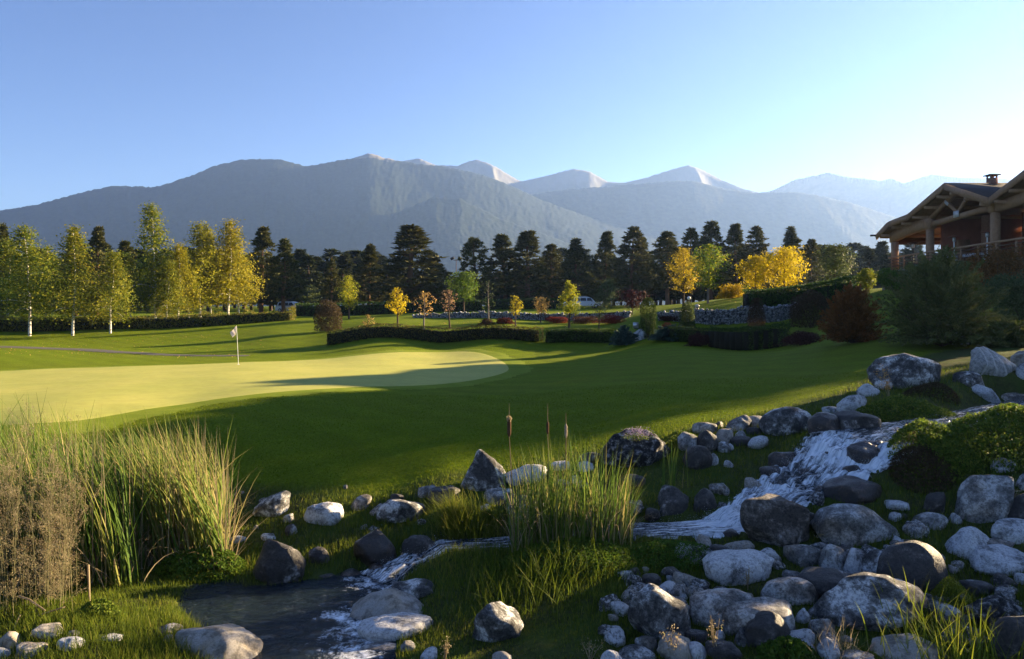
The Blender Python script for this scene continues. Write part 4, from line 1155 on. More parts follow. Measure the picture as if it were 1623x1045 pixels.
# ------------------------------------------------------------------ foliage materials
LM = {
 'birch': leaf_mat('birch_leaves', [(0.07, 0.11, 0.016), (0.13, 0.17, 0.020), (0.22, 0.235, 0.025), (0.34, 0.31, 0.03)], 0.42),
 'birch_gold': leaf_mat('golden_birch_leaves', [(0.14, 0.16, 0.016), (0.26, 0.255, 0.020), (0.40, 0.35, 0.026)], 0.42),
 'pine': leaf_mat('pine_needles', [(0.028, 0.040, 0.010), (0.070, 0.078, 0.020), (0.15, 0.135, 0.042)], 0.15, 0.015),
 'pine_far': leaf_mat('far_pine_needles', [(0.020, 0.031, 0.012), (0.040, 0.052, 0.018), (0.075, 0.08, 0.03)], 0.15, 0.015),
 'yellow': leaf_mat('yellow_leaves', [(0.27, 0.23, 0.012), (0.48, 0.40, 0.015), (0.62, 0.50, 0.02)], 0.5),
 'golden': leaf_mat('golden_leaves', [(0.20, 0.16, 0.014), (0.36, 0.28, 0.016), (0.50, 0.38, 0.02)], 0.5),
 'yellowgreen': leaf_mat('yellow_green_leaves', [(0.12, 0.16, 0.014), (0.27, 0.27, 0.02), (0.45, 0.38, 0.025)], 0.5),
 'greenmaple': leaf_mat('green_maple_leaves', [(0.045, 0.10, 0.012), (0.10, 0.17, 0.018), (0.38, 0.36, 0.025)], 0.5),
 'green': leaf_mat('green_leaves', [(0.045, 0.092, 0.012), (0.08, 0.145, 0.018), (0.15, 0.20, 0.024)], 0.42),
 'greygreen': leaf_mat('grey_green_leaves', [(0.042, 0.068, 0.026), (0.075, 0.105, 0.038), (0.12, 0.145, 0.052)], 0.35),
 'peach': leaf_mat('peach_leaves', [(0.32, 0.20, 0.06), (0.48, 0.30, 0.10), (0.52, 0.36, 0.10)], 0.45),
 'plum': leaf_mat('plum_leaves', [(0.030, 0.012, 0.014), (0.065, 0.024, 0.024), (0.15, 0.06, 0.04)], 0.35),
 'purplepink': leaf_mat('fading_pink_leaves', [(0.10, 0.07, 0.055), (0.26, 0.17, 0.10), (0.36, 0.26, 0.11)], 0.45),
 'red': leaf_mat('red_barberry_leaves', [(0.055, 0.010, 0.010), (0.13, 0.022, 0.016), (0.25, 0.04, 0.025)], 0.4),
 'redbright': leaf_mat('bright_red_leaves', [(0.25, 0.05, 0.03), (0.45, 0.10, 0.05)], 0.45),
 'darkred': leaf_mat('dark_barberry_leaves', [(0.030, 0.014, 0.012), (0.06, 0.024, 0.018), (0.095, 0.038, 0.022)], 0.3),
 'rust': leaf_mat('rust_leaves', [(0.07, 0.050, 0.014), (0.17, 0.085, 0.022), (0.30, 0.125, 0.028)], 0.35),
 'brown': leaf_mat('brownish_leaves', [(0.045, 0.034, 0.018), (0.075, 0.052, 0.026), (0.10, 0.07, 0.035)], 0.3),
 'hedge': leaf_mat('hedge_leaves', [(0.030, 0.058, 0.011), (0.052, 0.090, 0.017), (0.09, 0.13, 0.025)], 0.25),
 'hedge_mix': leaf_mat('mixed_hedge_leaves', [(0.030, 0.050, 0.012), (0.055, 0.075, 0.016), (0.12, 0.11, 0.022), (0.14, 0.10, 0.03)], 0.35),
 'loose': leaf_mat('loose_hedge_leaves', [(0.085, 0.11, 0.018), (0.14, 0.155, 0.024), (0.21, 0.19, 0.034), (0.25, 0.19, 0.05)], 0.4),
 'arbor': leaf_mat('cypress_sprays', [(0.022, 0.046, 0.010), (0.04, 0.07, 0.014), (0.07, 0.10, 0.02)], 0.25),
 'juniper': leaf_mat('juniper_sprays', [(0.042, 0.068, 0.022), (0.075, 0.10, 0.030), (0.125, 0.14, 0.042), (0.20, 0.19, 0.06)], 0.25, 0.01),
 'bluejuniper': leaf_mat('blue_juniper_sprays', [(0.035, 0.065, 0.05), (0.055, 0.09, 0.07), (0.085, 0.12, 0.09)], 0.2),
 'lime': leaf_mat('lime_leaves', [(0.10, 0.15, 0.014), (0.17, 0.21, 0.02), (0.25, 0.25, 0.03)], 0.4),
 'cover': leaf_mat('groundcover_leaves', [(0.040, 0.078, 0.010), (0.075, 0.125, 0.016), (0.14, 0.185, 0.024), (0.22, 0.24, 0.035)], 0.4, 0.0),
 'grass': leaf_mat('rough_grass_blades', [(0.062, 0.092, 0.009), (0.105, 0.145, 0.014), (0.165, 0.185, 0.024), (0.26, 0.22, 0.06)], 0.45, 0.0, 0.7, 0.08),
 'lawn': leaf_mat('lawn_blades', [(0.085, 0.135, 0.005), (0.125, 0.175, 0.008), (0.17, 0.205, 0.012)], 0.4, 0.0, 0.8, 0.04),
 'reed': leaf_mat('reed_blades', [(0.05, 0.10, 0.014), (0.095, 0.165, 0.024), (0.19, 0.225, 0.04), (0.34, 0.29, 0.10), (0.40, 0.30, 0.15)], 0.4, 0.0),
 'dry': leaf_mat('dry_weed_seed', [(0.17, 0.125, 0.07), (0.30, 0.235, 0.14), (0.42, 0.34, 0.21), (0.17, 0.18, 0.07)], 0.4, 0.0),
 'purple': leaf_mat('purple_flowers', [(0.14, 0.11, 0.20), (0.28, 0.22, 0.34), (0.36, 0.30, 0.38)], 0.4, 0.0),
}
def bark(name, col, var=0.4, scale=3):
    return plain(name, col, 0.9, 0.15, var, scale, 0.6)
M_bark = bark('brown_bark', (0.075, 0.052, 0.038)); M_pinebark = bark('pine_bark', (0.13, 0.072, 0.042))
M_greybark = bark('grey_bark', (0.16, 0.135, 0.11))
def birch_bark():
    m, nt, out = new_mat('birch_bark'); oc = objcoord(nt, 5)
    mp = nt.nodes.new('ShaderNodeMapping'); mp.inputs['Scale'].default_value = (3, 3, 14); nt.links.new(oc, mp.inputs[0])
    n = noise(nt, mp.outputs[0], 0.6, 4, 0.6)
    c = ramp(nt, n, [(0.36, (0.05, 0.045, 0.04)), (0.44, (0.58, 0.55, 0.50)), (1, (0.66, 0.63, 0.58))])
    princ(nt, out, c, 0.7, 0.2, bump(nt, n, 0.2, 0.01)); return m
M_birch = birch_bark()

# ------------------------------------------------------------------ tree shapes: each returns (trunk mesh, crown mesh) for a tree of height Ht and crown width Wd
def crown_mesh(name, C, size, asp, r, nrm=None, tintbias=None):
    V, Fq = leaf_arr(C, size, asp, 0.0, r, nrm)
    t = np.clip(r.beta(2.2, 2.2, len(C)) + (0 if tintbias is None else tintbias), 0, 1)
    return mesh_np(name, V, Fq, False, t)
def decid(seed, Ht, Wd, clear=0.25, nb=46, per=70, leaf=0.2, spread=0.30, top=0.62, up=0.55, sparse=1.0, trunk_r=None, droop=0.0, lean=0.0, power=0.8, trunk_name='trunk', asp=0.6, nlimb=12):
    r = np.random.default_rng(seed)
    tr = trunk_r or 0.018 * Ht + 0.02
    ts = np.linspace(0, 1, 9)
    wob = np.cumsum(r.normal(size=(9, 2)) * 0.012 * Ht, 0) * ts[:, None]
    tp = np.stack([wob[:, 0] + lean * Ht * ts * (1 - 0.5 * ts), wob[:, 1], ts * Ht * 0.96 - 0.15 * (ts == 0)], -1)
    trunk = MB().tube(tp, tr * (1 - 0.9 * ts) + 0.004, 8)
    C = []; K = []; lump = r.uniform(0, 50, 3)
    for b in range(nb):
        f = clear + (1 - clear) * (b + r.uniform(0, 1)) / nb
        rel = (f - clear) / (1 - clear)
        prof = (min(1, (rel + 0.10) / (1 - top + 0.02)) ** 0.6 if rel < 1 - top else ((1 - rel) / top) ** power) if top < 1 else (1 - rel) ** power
        a = b * 2.4 + r.uniform(-.5, .5)
        L = Wd / 2 * max(0.10, prof) * r.uniform(0.68, 1.12)
        p0 = np.array([np.interp(f, ts, tp[:, i]) for i in range(3)])
        s = np.linspace(0, 1, 5)
        el = up * (0.5 + 0.9 * rel)
        pts = p0 + np.stack([np.cos(a) * L * s, np.sin(a) * L * s, L * (el * s - droop * s ** 2.2)], -1)
        if b % max(1, nb // nlimb) == 0:
            trunk.tube(pts, np.linspace(tr * 0.42 * (1 - 0.7 * f), 0.006, 5), 5)
        n = int(per * (0.35 + 0.65 * L / (Wd / 2)) * sparse)
        q = r.uniform(0.15, 1.05, n) ** 0.75
        c = np.stack([np.interp(q, s, pts[:, i]) for i in range(3)], -1) + r.normal(size=(n, 3)) * spread * Wd * 0.20 * np.array([1, 1, 0.85])
        C.append(c); K.append(np.full(n, r.normal() * 0.16))
    C = np.concatenate(C); K = np.concatenate(K)
    keep = fbm(C * 2.6 / max(0.8, Wd * 0.25) + lump, seed, 2) > -0.30
    C, K = C[keep], K[keep]
    k2 = C[:, 2] < Ht * (1.0 + 0.01 * r.normal(size=len(C))); C, K = C[k2], K[k2]
    ax = np.stack([np.interp(C[:, 2], tp[:, 2], tp[:, 0]), np.interp(C[:, 2], tp[:, 2], tp[:, 1]), np.full(len(C), Ht * 0.45)], -1)
    cm = crown_mesh('crown', C, r.uniform(0.7, 1.3, len(C)) * leaf, asp, r, unit(C - ax), K)
    return trunk.mesh(trunk_name, True), cm
def pine(seed, Ht, Wd, clear=0.22, columnar=0.0, irregular=0.25, clumps=290, per=32, needle=0.42):
    r = np.random.default_rng(seed)
    ts = np.linspace(0, 1, 8); tr = 0.016 * Ht + 0.06
    wob = np.cumsum(r.normal(size=(8, 2)) * 0.006 * Ht, 0)
    tp = np.stack([wob[:, 0], wob[:, 1], ts * Ht * 0.97 - 0.2 * (ts == 0)], -1)
    trunk = MB().tube(tp, tr * (1 - 0.88 * ts), 8)
    C = []; Nn = []; S = []; T = []
    nl = 15
    lob = r.uniform(0.5, 1.3, (nl + 1, 7))
    for k in range(clumps):
        rel = r.uniform(0, 1) ** 1.05
        f = clear + (1 - clear) * (rel * 0.985)
        cone = (1 - rel) ** 0.92 * min(1, (rel + 0.13) / 0.24)
        col = min(1, (rel + .06) / .15) * (1 - rel ** 5) * 0.9 + 0.08
        prof = cone * (1 - columnar) + col * columnar
        a = r.uniform(0, 2 * np.pi)
        lv = lob[int(rel * nl), int(a / 6.2832 * 7) % 7]
        R_ = Wd / 2 * max(0.07, prof) * (1 - irregular + irregular * 2 * (lv - 0.45))
        rr = R_ * r.uniform(0.25, 1.0) ** 0.55
        layer = 0.35 * math.sin(rel * nl * 6.283) * Ht / nl * 0.5
        ctr = np.array([np.interp(f, ts, tp[:, 0]) + math.cos(a) * rr, np.interp(f, ts, tp[:, 1]) + math.sin(a) * rr, f * Ht + 0.22 * rr + layer + r.normal() * 0.15])
        if k % 7 == 0:
            p0 = np.array([np.interp(f - 0.03, ts, tp[:, i]) for i in range(3)])
            trunk.tube([p0, (p0 + ctr) / 2 - (0, 0, 0.05 * rr), ctr], [tr * 0.28 * (1.05 - f), tr * 0.18 * (1.05 - f) + .005, 0.01], 5)
        n = per
        d = unit(r.normal(size=(n, 3)) * np.array([1, 1, 0.75]) + np.array([math.cos(a) * 0.55, math.sin(a) * 0.55, 0.75]))
        q = r.uniform(0.05, 1, n)[:, None] * (0.22 + 0.05 * Wd)
        C.append(ctr + d * q * np.array([1, 1, 0.8])); Nn.append(d); S.append(r.uniform(0.7, 1.25, n) * needle); T.append(np.clip(r.beta(2, 2, n) * 0.9 + r.normal() * 0.1, 0, 1))
    C = np.concatenate(C); Nn = np.concatenate(Nn); S = np.concatenate(S)
    side = unit(np.cross(Nn, r.normal(size=Nn.shape)))
    L = (S / 2)[:, None]
    V = np.stack([C - Nn * L, C + side * L * 0.30, C + Nn * L * 1.2, C - side * L * 0.30], 1).reshape(-1, 3)
    cm = mesh_np('crown', V, np.arange(len(V)).reshape(-1, 4), False, np.concatenate(T))
    return trunk.mesh('trunk', True), cm

def plant_tree(name, meshes, mats, px, py, D, sx, sz, label, cat, group=None, rz=None, base=None):
    x_, y_, _ = W(px, py, D)
    z_ = H(x_, y_) if base is None else base
    o = empty(name, (x_, y_, z_), random.uniform(0, 6.28) if rz is None else rz)
    o.scale = (sx, sx, sz)
    tag(o, label, cat, group)
    for me, mt, nm in zip(meshes, mats, ('trunk', 'crown')):
        link(nm, me, mt, o)
    return o
def top_h(px, D, top, base=None):
    x_, y_, _ = W(px, 500, D); z_ = H(x_, y_) if base is None else base
    return EYE - (top - HY) / F * D - z_

# birches at left
BIRCH = [decid(500 + s, 11.5, 5.0, 0.17, 130, 100, 0.21, 0.34, 0.80, 0.80, trunk_r=0.11, droop=0.6, lean=l, power=0.92, nlimb=12) for s, l in ((0, 0.0), (1, 0.05), (2, -0.05), (3, 0.02))]
GOLD = [tuple([a, b.copy()]) for a, b in BIRCH]
BIRCHES = [
 (47,534,75,355,78,0,'birch','birch with a thin white trunk nearest the lawn, left of the leaning one',None),
 (115,533,75,356,72,1,'birch','birch whose white trunk leans left, standing at the lawn edge',None),
 (137,513,84,402,62,2,'birch','shorter leafy birch just right of the leaning white trunk',None),
 (175,529,76,396,62,3,'birch','green birch left of the tallest birch, its trunk rising from the low hedge',None),
 (246,510,86,320,66,0,'birch','tallest birch of the grove with a narrow pointed crown',None),
 (282,509,86,384,50,1,'birch_gold','low golden birch just right of the tallest birch',None),
 (300,508,88,392,44,2,'birch_gold','slim golden birch in the multi trunk cluster',None),
 (317,506,90,352,74,3,'birch_gold','broad golden birch in the middle of the right hand cluster',None),
 (334,505,93,361,54,0,'birch_gold','golden birch close behind the broad one',None),
 (361,504,92,347,72,1,'birch_gold','tall golden birch with a spiky top near the dark pines',None),
 (379,503,95,372,56,2,'birch_gold','last golden birch beside the dark pines',None),
 (13,517,82,378,66,3,'birch','dark leafed birch at the left edge of the picture',None),
 (72,513,87,388,58,1,'birch','shaded birch between the two white trunks at the lawn edge',None),
 (208,512,88,399,56,2,'birch','small green birch in front of the dark pines left of the tallest birch',None),
 (264,509,84,412,44,3,'birch','low leaning birch under the right side of the tallest one',None),
 (-32,520,82,360,80,0,'birch','birch cut by the left edge of the picture',None),
]
for (px, py, D, top, w, v, mt, lab, _) in BIRCHES:
    h = top_h(px, D, top); tm, cm = (BIRCH if mt == 'birch' else GOLD)[v]
    plant_tree('birch_tree', (tm, cm), (M_birch, LM[mt]), px, py, D, w * 1.32 / F * D / 5.0, h / 11.5, lab, 'birch tree', 'birches at the left of the lawn', rz=random.uniform(-0.5, 0.5))

# pines
PINES = [pine(600 + s, 13, 5.4, c, col, ir) for s, (c, col, ir) in enumerate([(0.13, 0.0, 0.25), (0.10, 0.25, 0.4), (0.20, 0.1, 0.45), (0.10, 0.85, 0.2), (0.2, 0.3, 0.4), (0.12, 0.05, 0.4)])]
PG = 'dark pines around the lawn'
NAMED_PINES = [
 (4,505,100,356,52,0,'dark pine behind the birches at the left edge'),
 (121,503,105,361,36,1,'narrow dark pine behind the leaning birch'),
 (151,503,104,359,48,5,'dark pine topping the birches left of the centre of the grove'),
 (196,505,92,383,44,4,'reddish dark pine just left of the tallest birch'),
 (412,499,108,360,58,5,'tall dark pine right of the golden birches'),
 (450,499,104,380,52,2,'dark pine with a bare reddish trunk right of the tall one'),
 (524,498,112,411,28,1,'small pine in front of the shaded wood'),
 (584,496,118,388,50,0,'medium pine left of the big broad pine'),
 (650,494,112,359,108,5,'biggest broad pine in the middle distance'),
 (690,494,118,402,44,2,'lower pine leaning on the right side of the broad pine'),
 (751,492,120,378,42,3,'lone columnar pine beside the floodlight mast'),
 (800,492,122,373,62,2,'bushy pine right of the columnar one'),
 (834,492,120,365,74,5,'tall dense pine left of the bright yellow green tree'),
 (872,492,124,388,46,4,'lower pine between two dense ones'),
 (911,491,120,379,60,0,'rounded pine above the parked grey car'),
 (957,491,122,367,50,5,'pointed pine with layered branches'),
 (1000,491,116,360,60,1,'tall dark pine left of the orange lit pines'),
 (1020,490,128,378,40,2,'pine close behind the tall dark one'),
 (1060,490,112,368,58,4,'brown lit pine behind the golden maple'),
 (1092,488,124,362,48,1,'dark pine behind the green maple'),
 (1125,486,126,353,62,2,'high pine at the top of the right hand group'),
 (1165,484,126,354,50,5,'pine with twin tips in the right hand group'),
 (1200,482,124,359,50,1,'pine with a ragged crown right of the twin tipped one'),
 (1256,478,118,360,50,0,'single pine rising behind the yellow trees'),
 (1285,476,126,380,36,4,'small pine right of the single one behind the yellow trees'),
]
for (px, py, D, top, w, v, lab) in NAMED_PINES:
    h = top_h(px, D, top); tm, cm = PINES[v]
    plant_tree('pine_tree', (tm, cm), (M_pinebark, LM['pine']), px, py, D, w * 1.27 / F * D / 5.0, h / 13, lab, 'pine tree', PG)
FARP = [pine(640 + s, 13, 5.0, c, col, ir, 170, 24, 0.85) for s, (c, col, ir) in enumerate([(0.10, 0.3, 0.35), (0.08, 0.5, 0.4), (0.14, 0.2, 0.45)])]
rf = np.random.default_rng(77)
def far_top(px):
    return float(np.interp(px, [-400, -100, 0, 200, 400, 470, 520, 600, 680, 720, 760, 900, 1000, 1100, 1200, 1300, 1340, 1400, 1450, 1600, 1900], [380, 385, 392, 395, 405, 404, 398, 400, 425, 442, 435, 400, 405, 395, 395, 392, 391, 389, 392, 396, 390]))
for k in range(210):
    px = -380 + (k + rf.uniform(0, 1)) / 210 * 2150
    D = rf.uniform(150, 250) if k % 3 else rf.uniform(132, 160)
    top = far_top(px) + rf.uniform(-8, 18) + (4 if k % 3 == 0 else 0)
    h = top_h(px, D, top); tm, cm = FARP[k % 3]
    plant_tree('far_pine_tree', (tm, cm), (M_bark, LM['pine_far']), px, 490, D, max(5.4, h * 0.58) / 5.0 * rf.uniform(0.9, 1.25), h / 13, 'dark pine in the wood that closes the view behind the lawn', 'pine tree', 'far pines of the wood behind the lawn')

# broadleaf trees and saplings
def broad(name, px, py, D, top, w, mt, lab, cat='tree', seed=None, bk=None, clear=0.25, nb=40, per=70, leaf=0.16, sparse=1.0, top_=0.62, up=0.6, spread=0.30, droop=0.0, lean=0.0, power=0.7, group=None):
    h = top_h(px, D, top); wd = w / F * D
    tm, cm = decid(seed or int(px * 7 + top), h, wd, clear, nb, per, leaf, spread, top_, up, sparse, None, droop, lean, power)
    plant_tree(name, (tm, cm), (bk or M_bark, LM[mt]), px, py, D, 1, 1, lab, cat, group, rz=0)
YG = 'young garden trees behind the front hedge'
broad('young_tree', 553, 500, 85, 436, 40, 'yellowgreen', 'oval yellow green tree beside the dark round shrub', group=YG, per=90, leaf=0.18)
broad('young_tree', 630, 519, 64, 456, 42, 'yellow', 'small open tree with lemon yellow leaves left of two fading ones', group=YG, per=34, leaf=0.17, clear=0.34, spread=0.2, top_=0.75)
broad('young_tree', 672, 522, 62, 462, 42, 'peach', 'nearly bare tree with orange leaves between the lemon yellow and pink ones', group=YG, per=12, leaf=0.16, clear=0.42, spread=0.18, nb=34, bk=M_greybark)
broad('young_tree', 713, 519, 64, 459, 40, 'purplepink', 'leaning nearly bare tree with pinkish leaves', group=YG, per=16, leaf=0.15, clear=0.45, spread=0.2, nb=36, lean=-0.06)
broad('broadleaf_tree', 735, 496, 92, 431, 60, 'green', 'round dark green tree below the floodlight mast', per=110, leaf=0.22, clear=0.3)
broad('young_tree', 774, 505, 74, 444, 30, 'greygreen', 'thin sapling with a few dull leaves and a white stem', group=YG, per=10, leaf=0.14, clear=0.3, nb=26, bk=M_greybark)
broad('young_tree', 817, 518, 65, 468, 24, 'golden', 'small golden tree with a narrow crown above the red bushes', group=YG, per=44, leaf=0.13, clear=0.4, nb=26)
broad('young_tree', 857, 508, 72, 471, 34, 'peach', 'small rounded peach coloured tree at the stone wall', group=YG, per=40, leaf=0.16, clear=0.36, nb=28)
broad('young_tree', 902, 521, 62, 444, 42, 'yellowgreen', 'bright yellow green tree with a pointed top in the middle of the bed', group=YG, per=80, leaf=0.15, clear=0.30, top_=0.85, power=0.9)
broad('young_tree', 949, 521, 62, 478, 48, 'greygreen', 'spreading dull green sapling left of the plum tree', group=YG, per=20, leaf=0.12, clear=0.34, nb=30)
broad('plum_tree', 1002, 500, 76, 460, 50, 'plum', 'dark purple plum tree beside the column cypress', 'plum tree', per=70, leaf=0.16, clear=0.25)
broad('willow_tree', 962, 490, 105, 441, 48, 'greygreen', 'pale green drooping tree behind the parked grey car', 'willow tree', per=110, leaf=0.2, clear=0.12, droop=0.8)
broad('broadleaf_tree', 490, 497, 100, 452, 34, 'greygreen', 'pale green small tree in front of the shaded wood', per=80, leaf=0.2, clear=0.1)
broad('maple_tree', 1083, 484, 80, 393, 56, 'golden', 'golden maple left of the green maple', 'maple tree', per=100, leaf=0.20, clear=0.26)
broad('maple_tree', 1122, 488, 73, 387, 66, 'greenmaple', 'green maple with yellow edged leaves in the middle of the three maples', 'maple tree', per=130, leaf=0.19, clear=0.26, bk=M_greybark)
broad('maple_tree', 1197, 472, 75, 406, 60, 'yellow', 'bright yellow tree standing left of the largest yellow one', 'maple tree', per=120, leaf=0.20, clear=0.18)
broad('maple_tree', 1243, 466, 74, 392, 82, 'yellow', 'largest bright yellow tree in front of the pines', 'maple tree', per=150, leaf=0.20, clear=0.12, spread=0.36)
broad('broadleaf_tree', 1322, 462, 72, 387, 68, 'greygreen', 'grey green rounded tree right of the yellow trees', per=150, leaf=0.19, clear=0.14, spread=0.36)
broad('young_tree', 1373, 458, 66, 426, 34, 'lime', 'small lime green tree left of the lodge', per=60, leaf=0.2, clear=0.1)
broad('young_tree', 583, 526, 61, 499, 26, 'peach', 'tiny peach leafed tree behind the left end of the front hedge', group=YG, per=22, leaf=0.12, clear=0.1, nb=22)

# shrubs and hedges
def blob_leaves(r, n, rx, ry, rz_, shell=0.45, lumps=0.18, seed=0):
    """leaves over a cluster of overlapping rounded lobes"""
    nl = 1 if lumps < 0.13 else 7 if lumps < 0.25 else 12
    C = []; Dd = []
    for k in range(nl):
        if nl == 1: c = np.zeros(3); s = 1.0
        else:
            a = k * 2.4 + r.uniform(0, 1); q = r.uniform(0.25, 0.60) if k else 0.0
            c = np.array([math.cos(a) * q, math.sin(a) * q, r.uniform(-0.65, 0.42) * (1.0 if k else 0)]); s = r.uniform(0.38, 0.60) if k else 0.72
        m = int(n / nl * (1.6 if k == 0 and nl > 1 else 1))
        d = unit(r.normal(size=(m, 3)))
        rad_ = (1 - shell * r.uniform(0, 1, m) ** 1.6) * (1 + lumps * 1.6 * fbm(d * 2.3 + seed + k, abs(seed) + k, 3))
        C.append(c + d * (rad_ * s)[:, None]); Dd.append(d)
    return np.concatenate(C) * np.array([rx, ry, rz_]), np.concatenate(Dd)
def shrub(name, px0, px1, py, D, top, mt, lab, cat='shrub', n=2600, leaf=0.09, group=None, lumps=0.2, stem=True, asp=0.6, depth=0.8, base=None, column=False):
    pxc = (px0 + px1) / 2; x_, y_, _ = W(pxc, py, D); z_ = H(x_, y_) if base is None else base
    h = EYE - (top - HY) / F * D - z_; wd = (px1 - px0) / F * D
    r = np.random.default_rng(abs(int(px0 * 3 + top * 5)))
    C, d = blob_leaves(r, int(n * 1.35), wd / 2, wd / 2 * depth, h * 0.60, lumps=lumps, seed=int(px0))
    C[:, 2] += h * 0.42
    low = C[:, 2] < h * 0.4; k_ = np.clip(1.0 / np.sqrt(np.maximum(0.12, 1 - ((C[:, 2] - h * .46) / (h * .6)) ** 2)), 1, 1.9)
    C[:, 0] = np.where(low, C[:, 0] * k_, C[:, 0]); C[:, 1] = np.where(low, C[:, 1] * k_, C[:, 1]); C = C[C[:, 2] > 0.0]
    if column:
        zz = r.uniform(0, 1, n); aa = r.uniform(0, 6.283, n); rr_ = wd / 2 * np.minimum(1, (1.02 - zz) * 5) ** 0.6 * (0.88 + 0.12 * zz) * (1 - 0.35 * r.uniform(0, 1, n) ** 2) * (1 + 0.12 * fbm2(aa * 2, zz * 9, 3, 3))
        C = np.stack([np.cos(aa) * rr_, np.sin(aa) * rr_, zz * h], -1)
    o = empty(name, (x_, y_, z_)); tag(o, lab, cat, group)
    link('foliage', crown_mesh('foliage', C, r.uniform(0.6, 1.4, len(C)) * leaf, asp, r), LM[mt], o)
    if stem:
        mb = MB()
        for k in range(6):
            a = k * 1.05; mb.tube([(0.05 * math.cos(a), 0.05 * math.sin(a), -0.08), (wd * .14 * math.cos(a), wd * .14 * math.sin(a), h * .35), (wd * .26 * math.cos(a), wd * .26 * math.sin(a), h * .62)], [0.03, 0.02, 0.008], 5)
        link('stems', mb.mesh('stems'), M_bark, o)
    return o
def hedge(name, pts, hts, thick, mt, lab, n, leaf=0.10, wavy=0.08, cat='hedge'):
    P = np.array([W(*p)[:2] for p in pts]); d = np.concatenate([[0], np.cumsum(np.linalg.norm(np.diff(P, axis=0), axis=1))])
    r = np.random.default_rng(abs(int(pts[0][0] * 3 + pts[0][1])))
    s = r.uniform(0, d[-1], n); hh = np.interp(s, d, hts)
    X = np.interp(s, d, P[:, 0]); Y = np.interp(s, d, P[:, 1])
    face = r.uniform(0, 1, n)
    v = r.uniform(0, 1, n); t = r.uniform(-0.5, 0.5, n)
    front = face < 0.55; topf = face >= 0.72; backf = ~front & ~topf
    t = np.where(front, -0.5, np.where(backf, 0.5, t)); v = np.where(topf, 1.0, v)
    ends = r.uniform(0, 1, n) < 0.04
    s2 = np.where(ends, np.where(r.uniform(0, 1, n) < .5, 0, d[-1]), s)
    X = np.where(ends, np.interp(s2, d, P[:, 0]), X); Y = np.where(ends, np.interp(s2, d, P[:, 1]), Y)
    t = np.where(ends, r.uniform(-.5, .5, n), t)
    wob = wavy * (fbm2(s * 0.9, v * 3, 5, 3) * 2.0 + fbm2(s * 4.0, v * 4, 6, 2) * 1.2)
    jit = r.normal(size=(n, 3)) * leaf * 0.38
    Z = terrain(X, Y) + v * (hh + wob * 1.0) + jit[:, 2] - 0.02
    C = np.stack([X + jit[:, 0], Y + t * (thick + wob) + jit[:, 1], Z], -1)
    o = empty(name, (P[0][0], P[0][1], H(*P[0]))); tag(o, lab, cat)
    org = np.array(o.location)
    link('foliage', crown_mesh('foliage', C - org, r.uniform(0.6, 1.4, n) * leaf, 0.65, r), LM[mt], o)
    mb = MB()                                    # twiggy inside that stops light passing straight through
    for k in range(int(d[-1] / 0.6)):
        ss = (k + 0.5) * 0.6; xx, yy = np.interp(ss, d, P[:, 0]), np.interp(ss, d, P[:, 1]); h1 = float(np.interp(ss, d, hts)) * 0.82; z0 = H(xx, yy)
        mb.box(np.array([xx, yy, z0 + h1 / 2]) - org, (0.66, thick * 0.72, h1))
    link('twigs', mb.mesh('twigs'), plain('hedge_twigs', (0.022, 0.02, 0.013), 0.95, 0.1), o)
hedge('hedge', [(521, 549, 58.5), (700, 548, 58.3), (860, 547, 57.6)], [1.0, 1.0, 1.0], 1.1, 'hedge_mix', 'long clipped hedge along the back of the green, left part', 9000, 0.10)
hedge('hedge', [(866, 547, 57.0), (920, 546, 56.4), (972, 545, 55.6)], [0.95, 0.95, 0.92], 1.1, 'hedge', 'shorter dark clipped hedge section ending at the blue juniper', 4500, 0.10)
hedge('hedge', [(1130, 552, 46), (1180, 556, 42.5), (1245, 553, 40.5)], [1.15, 1.25, 1.2], 1.2, 'hedge', 'clipped green hedge curving in front of the stone wall', 9000, 0.085)
hedge('hedge', [(1060, 545, 49.5), (1100, 546, 49), (1132, 548, 48)], [0.95, 0.95, 0.95], 1.0, 'hedge', 'low dark hedge between the white boulder and the curved hedge', 4000, 0.085)
hedge('hedge', [(-260, 530, 78), (0, 530, 79), (120, 528, 80), (250, 526, 81), (360, 522, 83), (465, 512, 86)], [1.4, 1.4, 1.35, 1.25, 1.2, 1.0], 1.6, 'loose', 'long loose low hedge under the birches', 22000, 0.15, 0.30)
hedge('hedge', [(472, 503, 94), (560, 502, 96), (640, 500, 98), (770, 498, 100)], [1.5, 1.5, 1.5, 1.4], 1.5, 'hedge', 'dark straight hedge behind the young trees', 9000, 0.16)
hedge('hedge', [(770, 496, 112), (860, 495, 112), (890, 494, 112)], [1.5, 1.5, 1.4], 1.5, 'hedge', 'far dark hedge under the dense pines', 4500, 0.17)
hedge('hedge', [(1182, 497, 62), (1240, 494, 61), (1300, 490, 60), (1350, 486, 58)], [1.6, 1.9, 1.95, 1.9], 2.0, 'hedge', 'tall dark hedge under the yellow trees', 11000, 0.13, 0.10)
shrub('shrub', 499, 541, 523, 70, 476, 'brown', 'dark round reddish green shrub left of the front hedge', n=5200, leaf=0.12, lumps=0.12)
shrub('barberry_bush', 757, 786, 515, 67, 503, 'darkred', 'dark red low bush left of the brighter red one', 'bush', 1500, 0.08, 'red bushes in the bed')
shrub('barberry_bush', 784, 816, 514, 68, 502, 'red', 'red low bush under the small golden tree', 'bush', 1700, 0.08, 'red bushes in the bed')
shrub('barberry_bush', 860, 905, 514, 70, 499, 'red', 'deep red bush left of the bright yellow green tree', 'bush', 2200, 0.08, 'red bushes in the bed')
shrub('barberry_bush', 900, 952, 515, 69, 500, 'darkred', 'dark red bush behind the bright yellow green tree', 'bush', 2400, 0.08, 'red bushes in the bed')
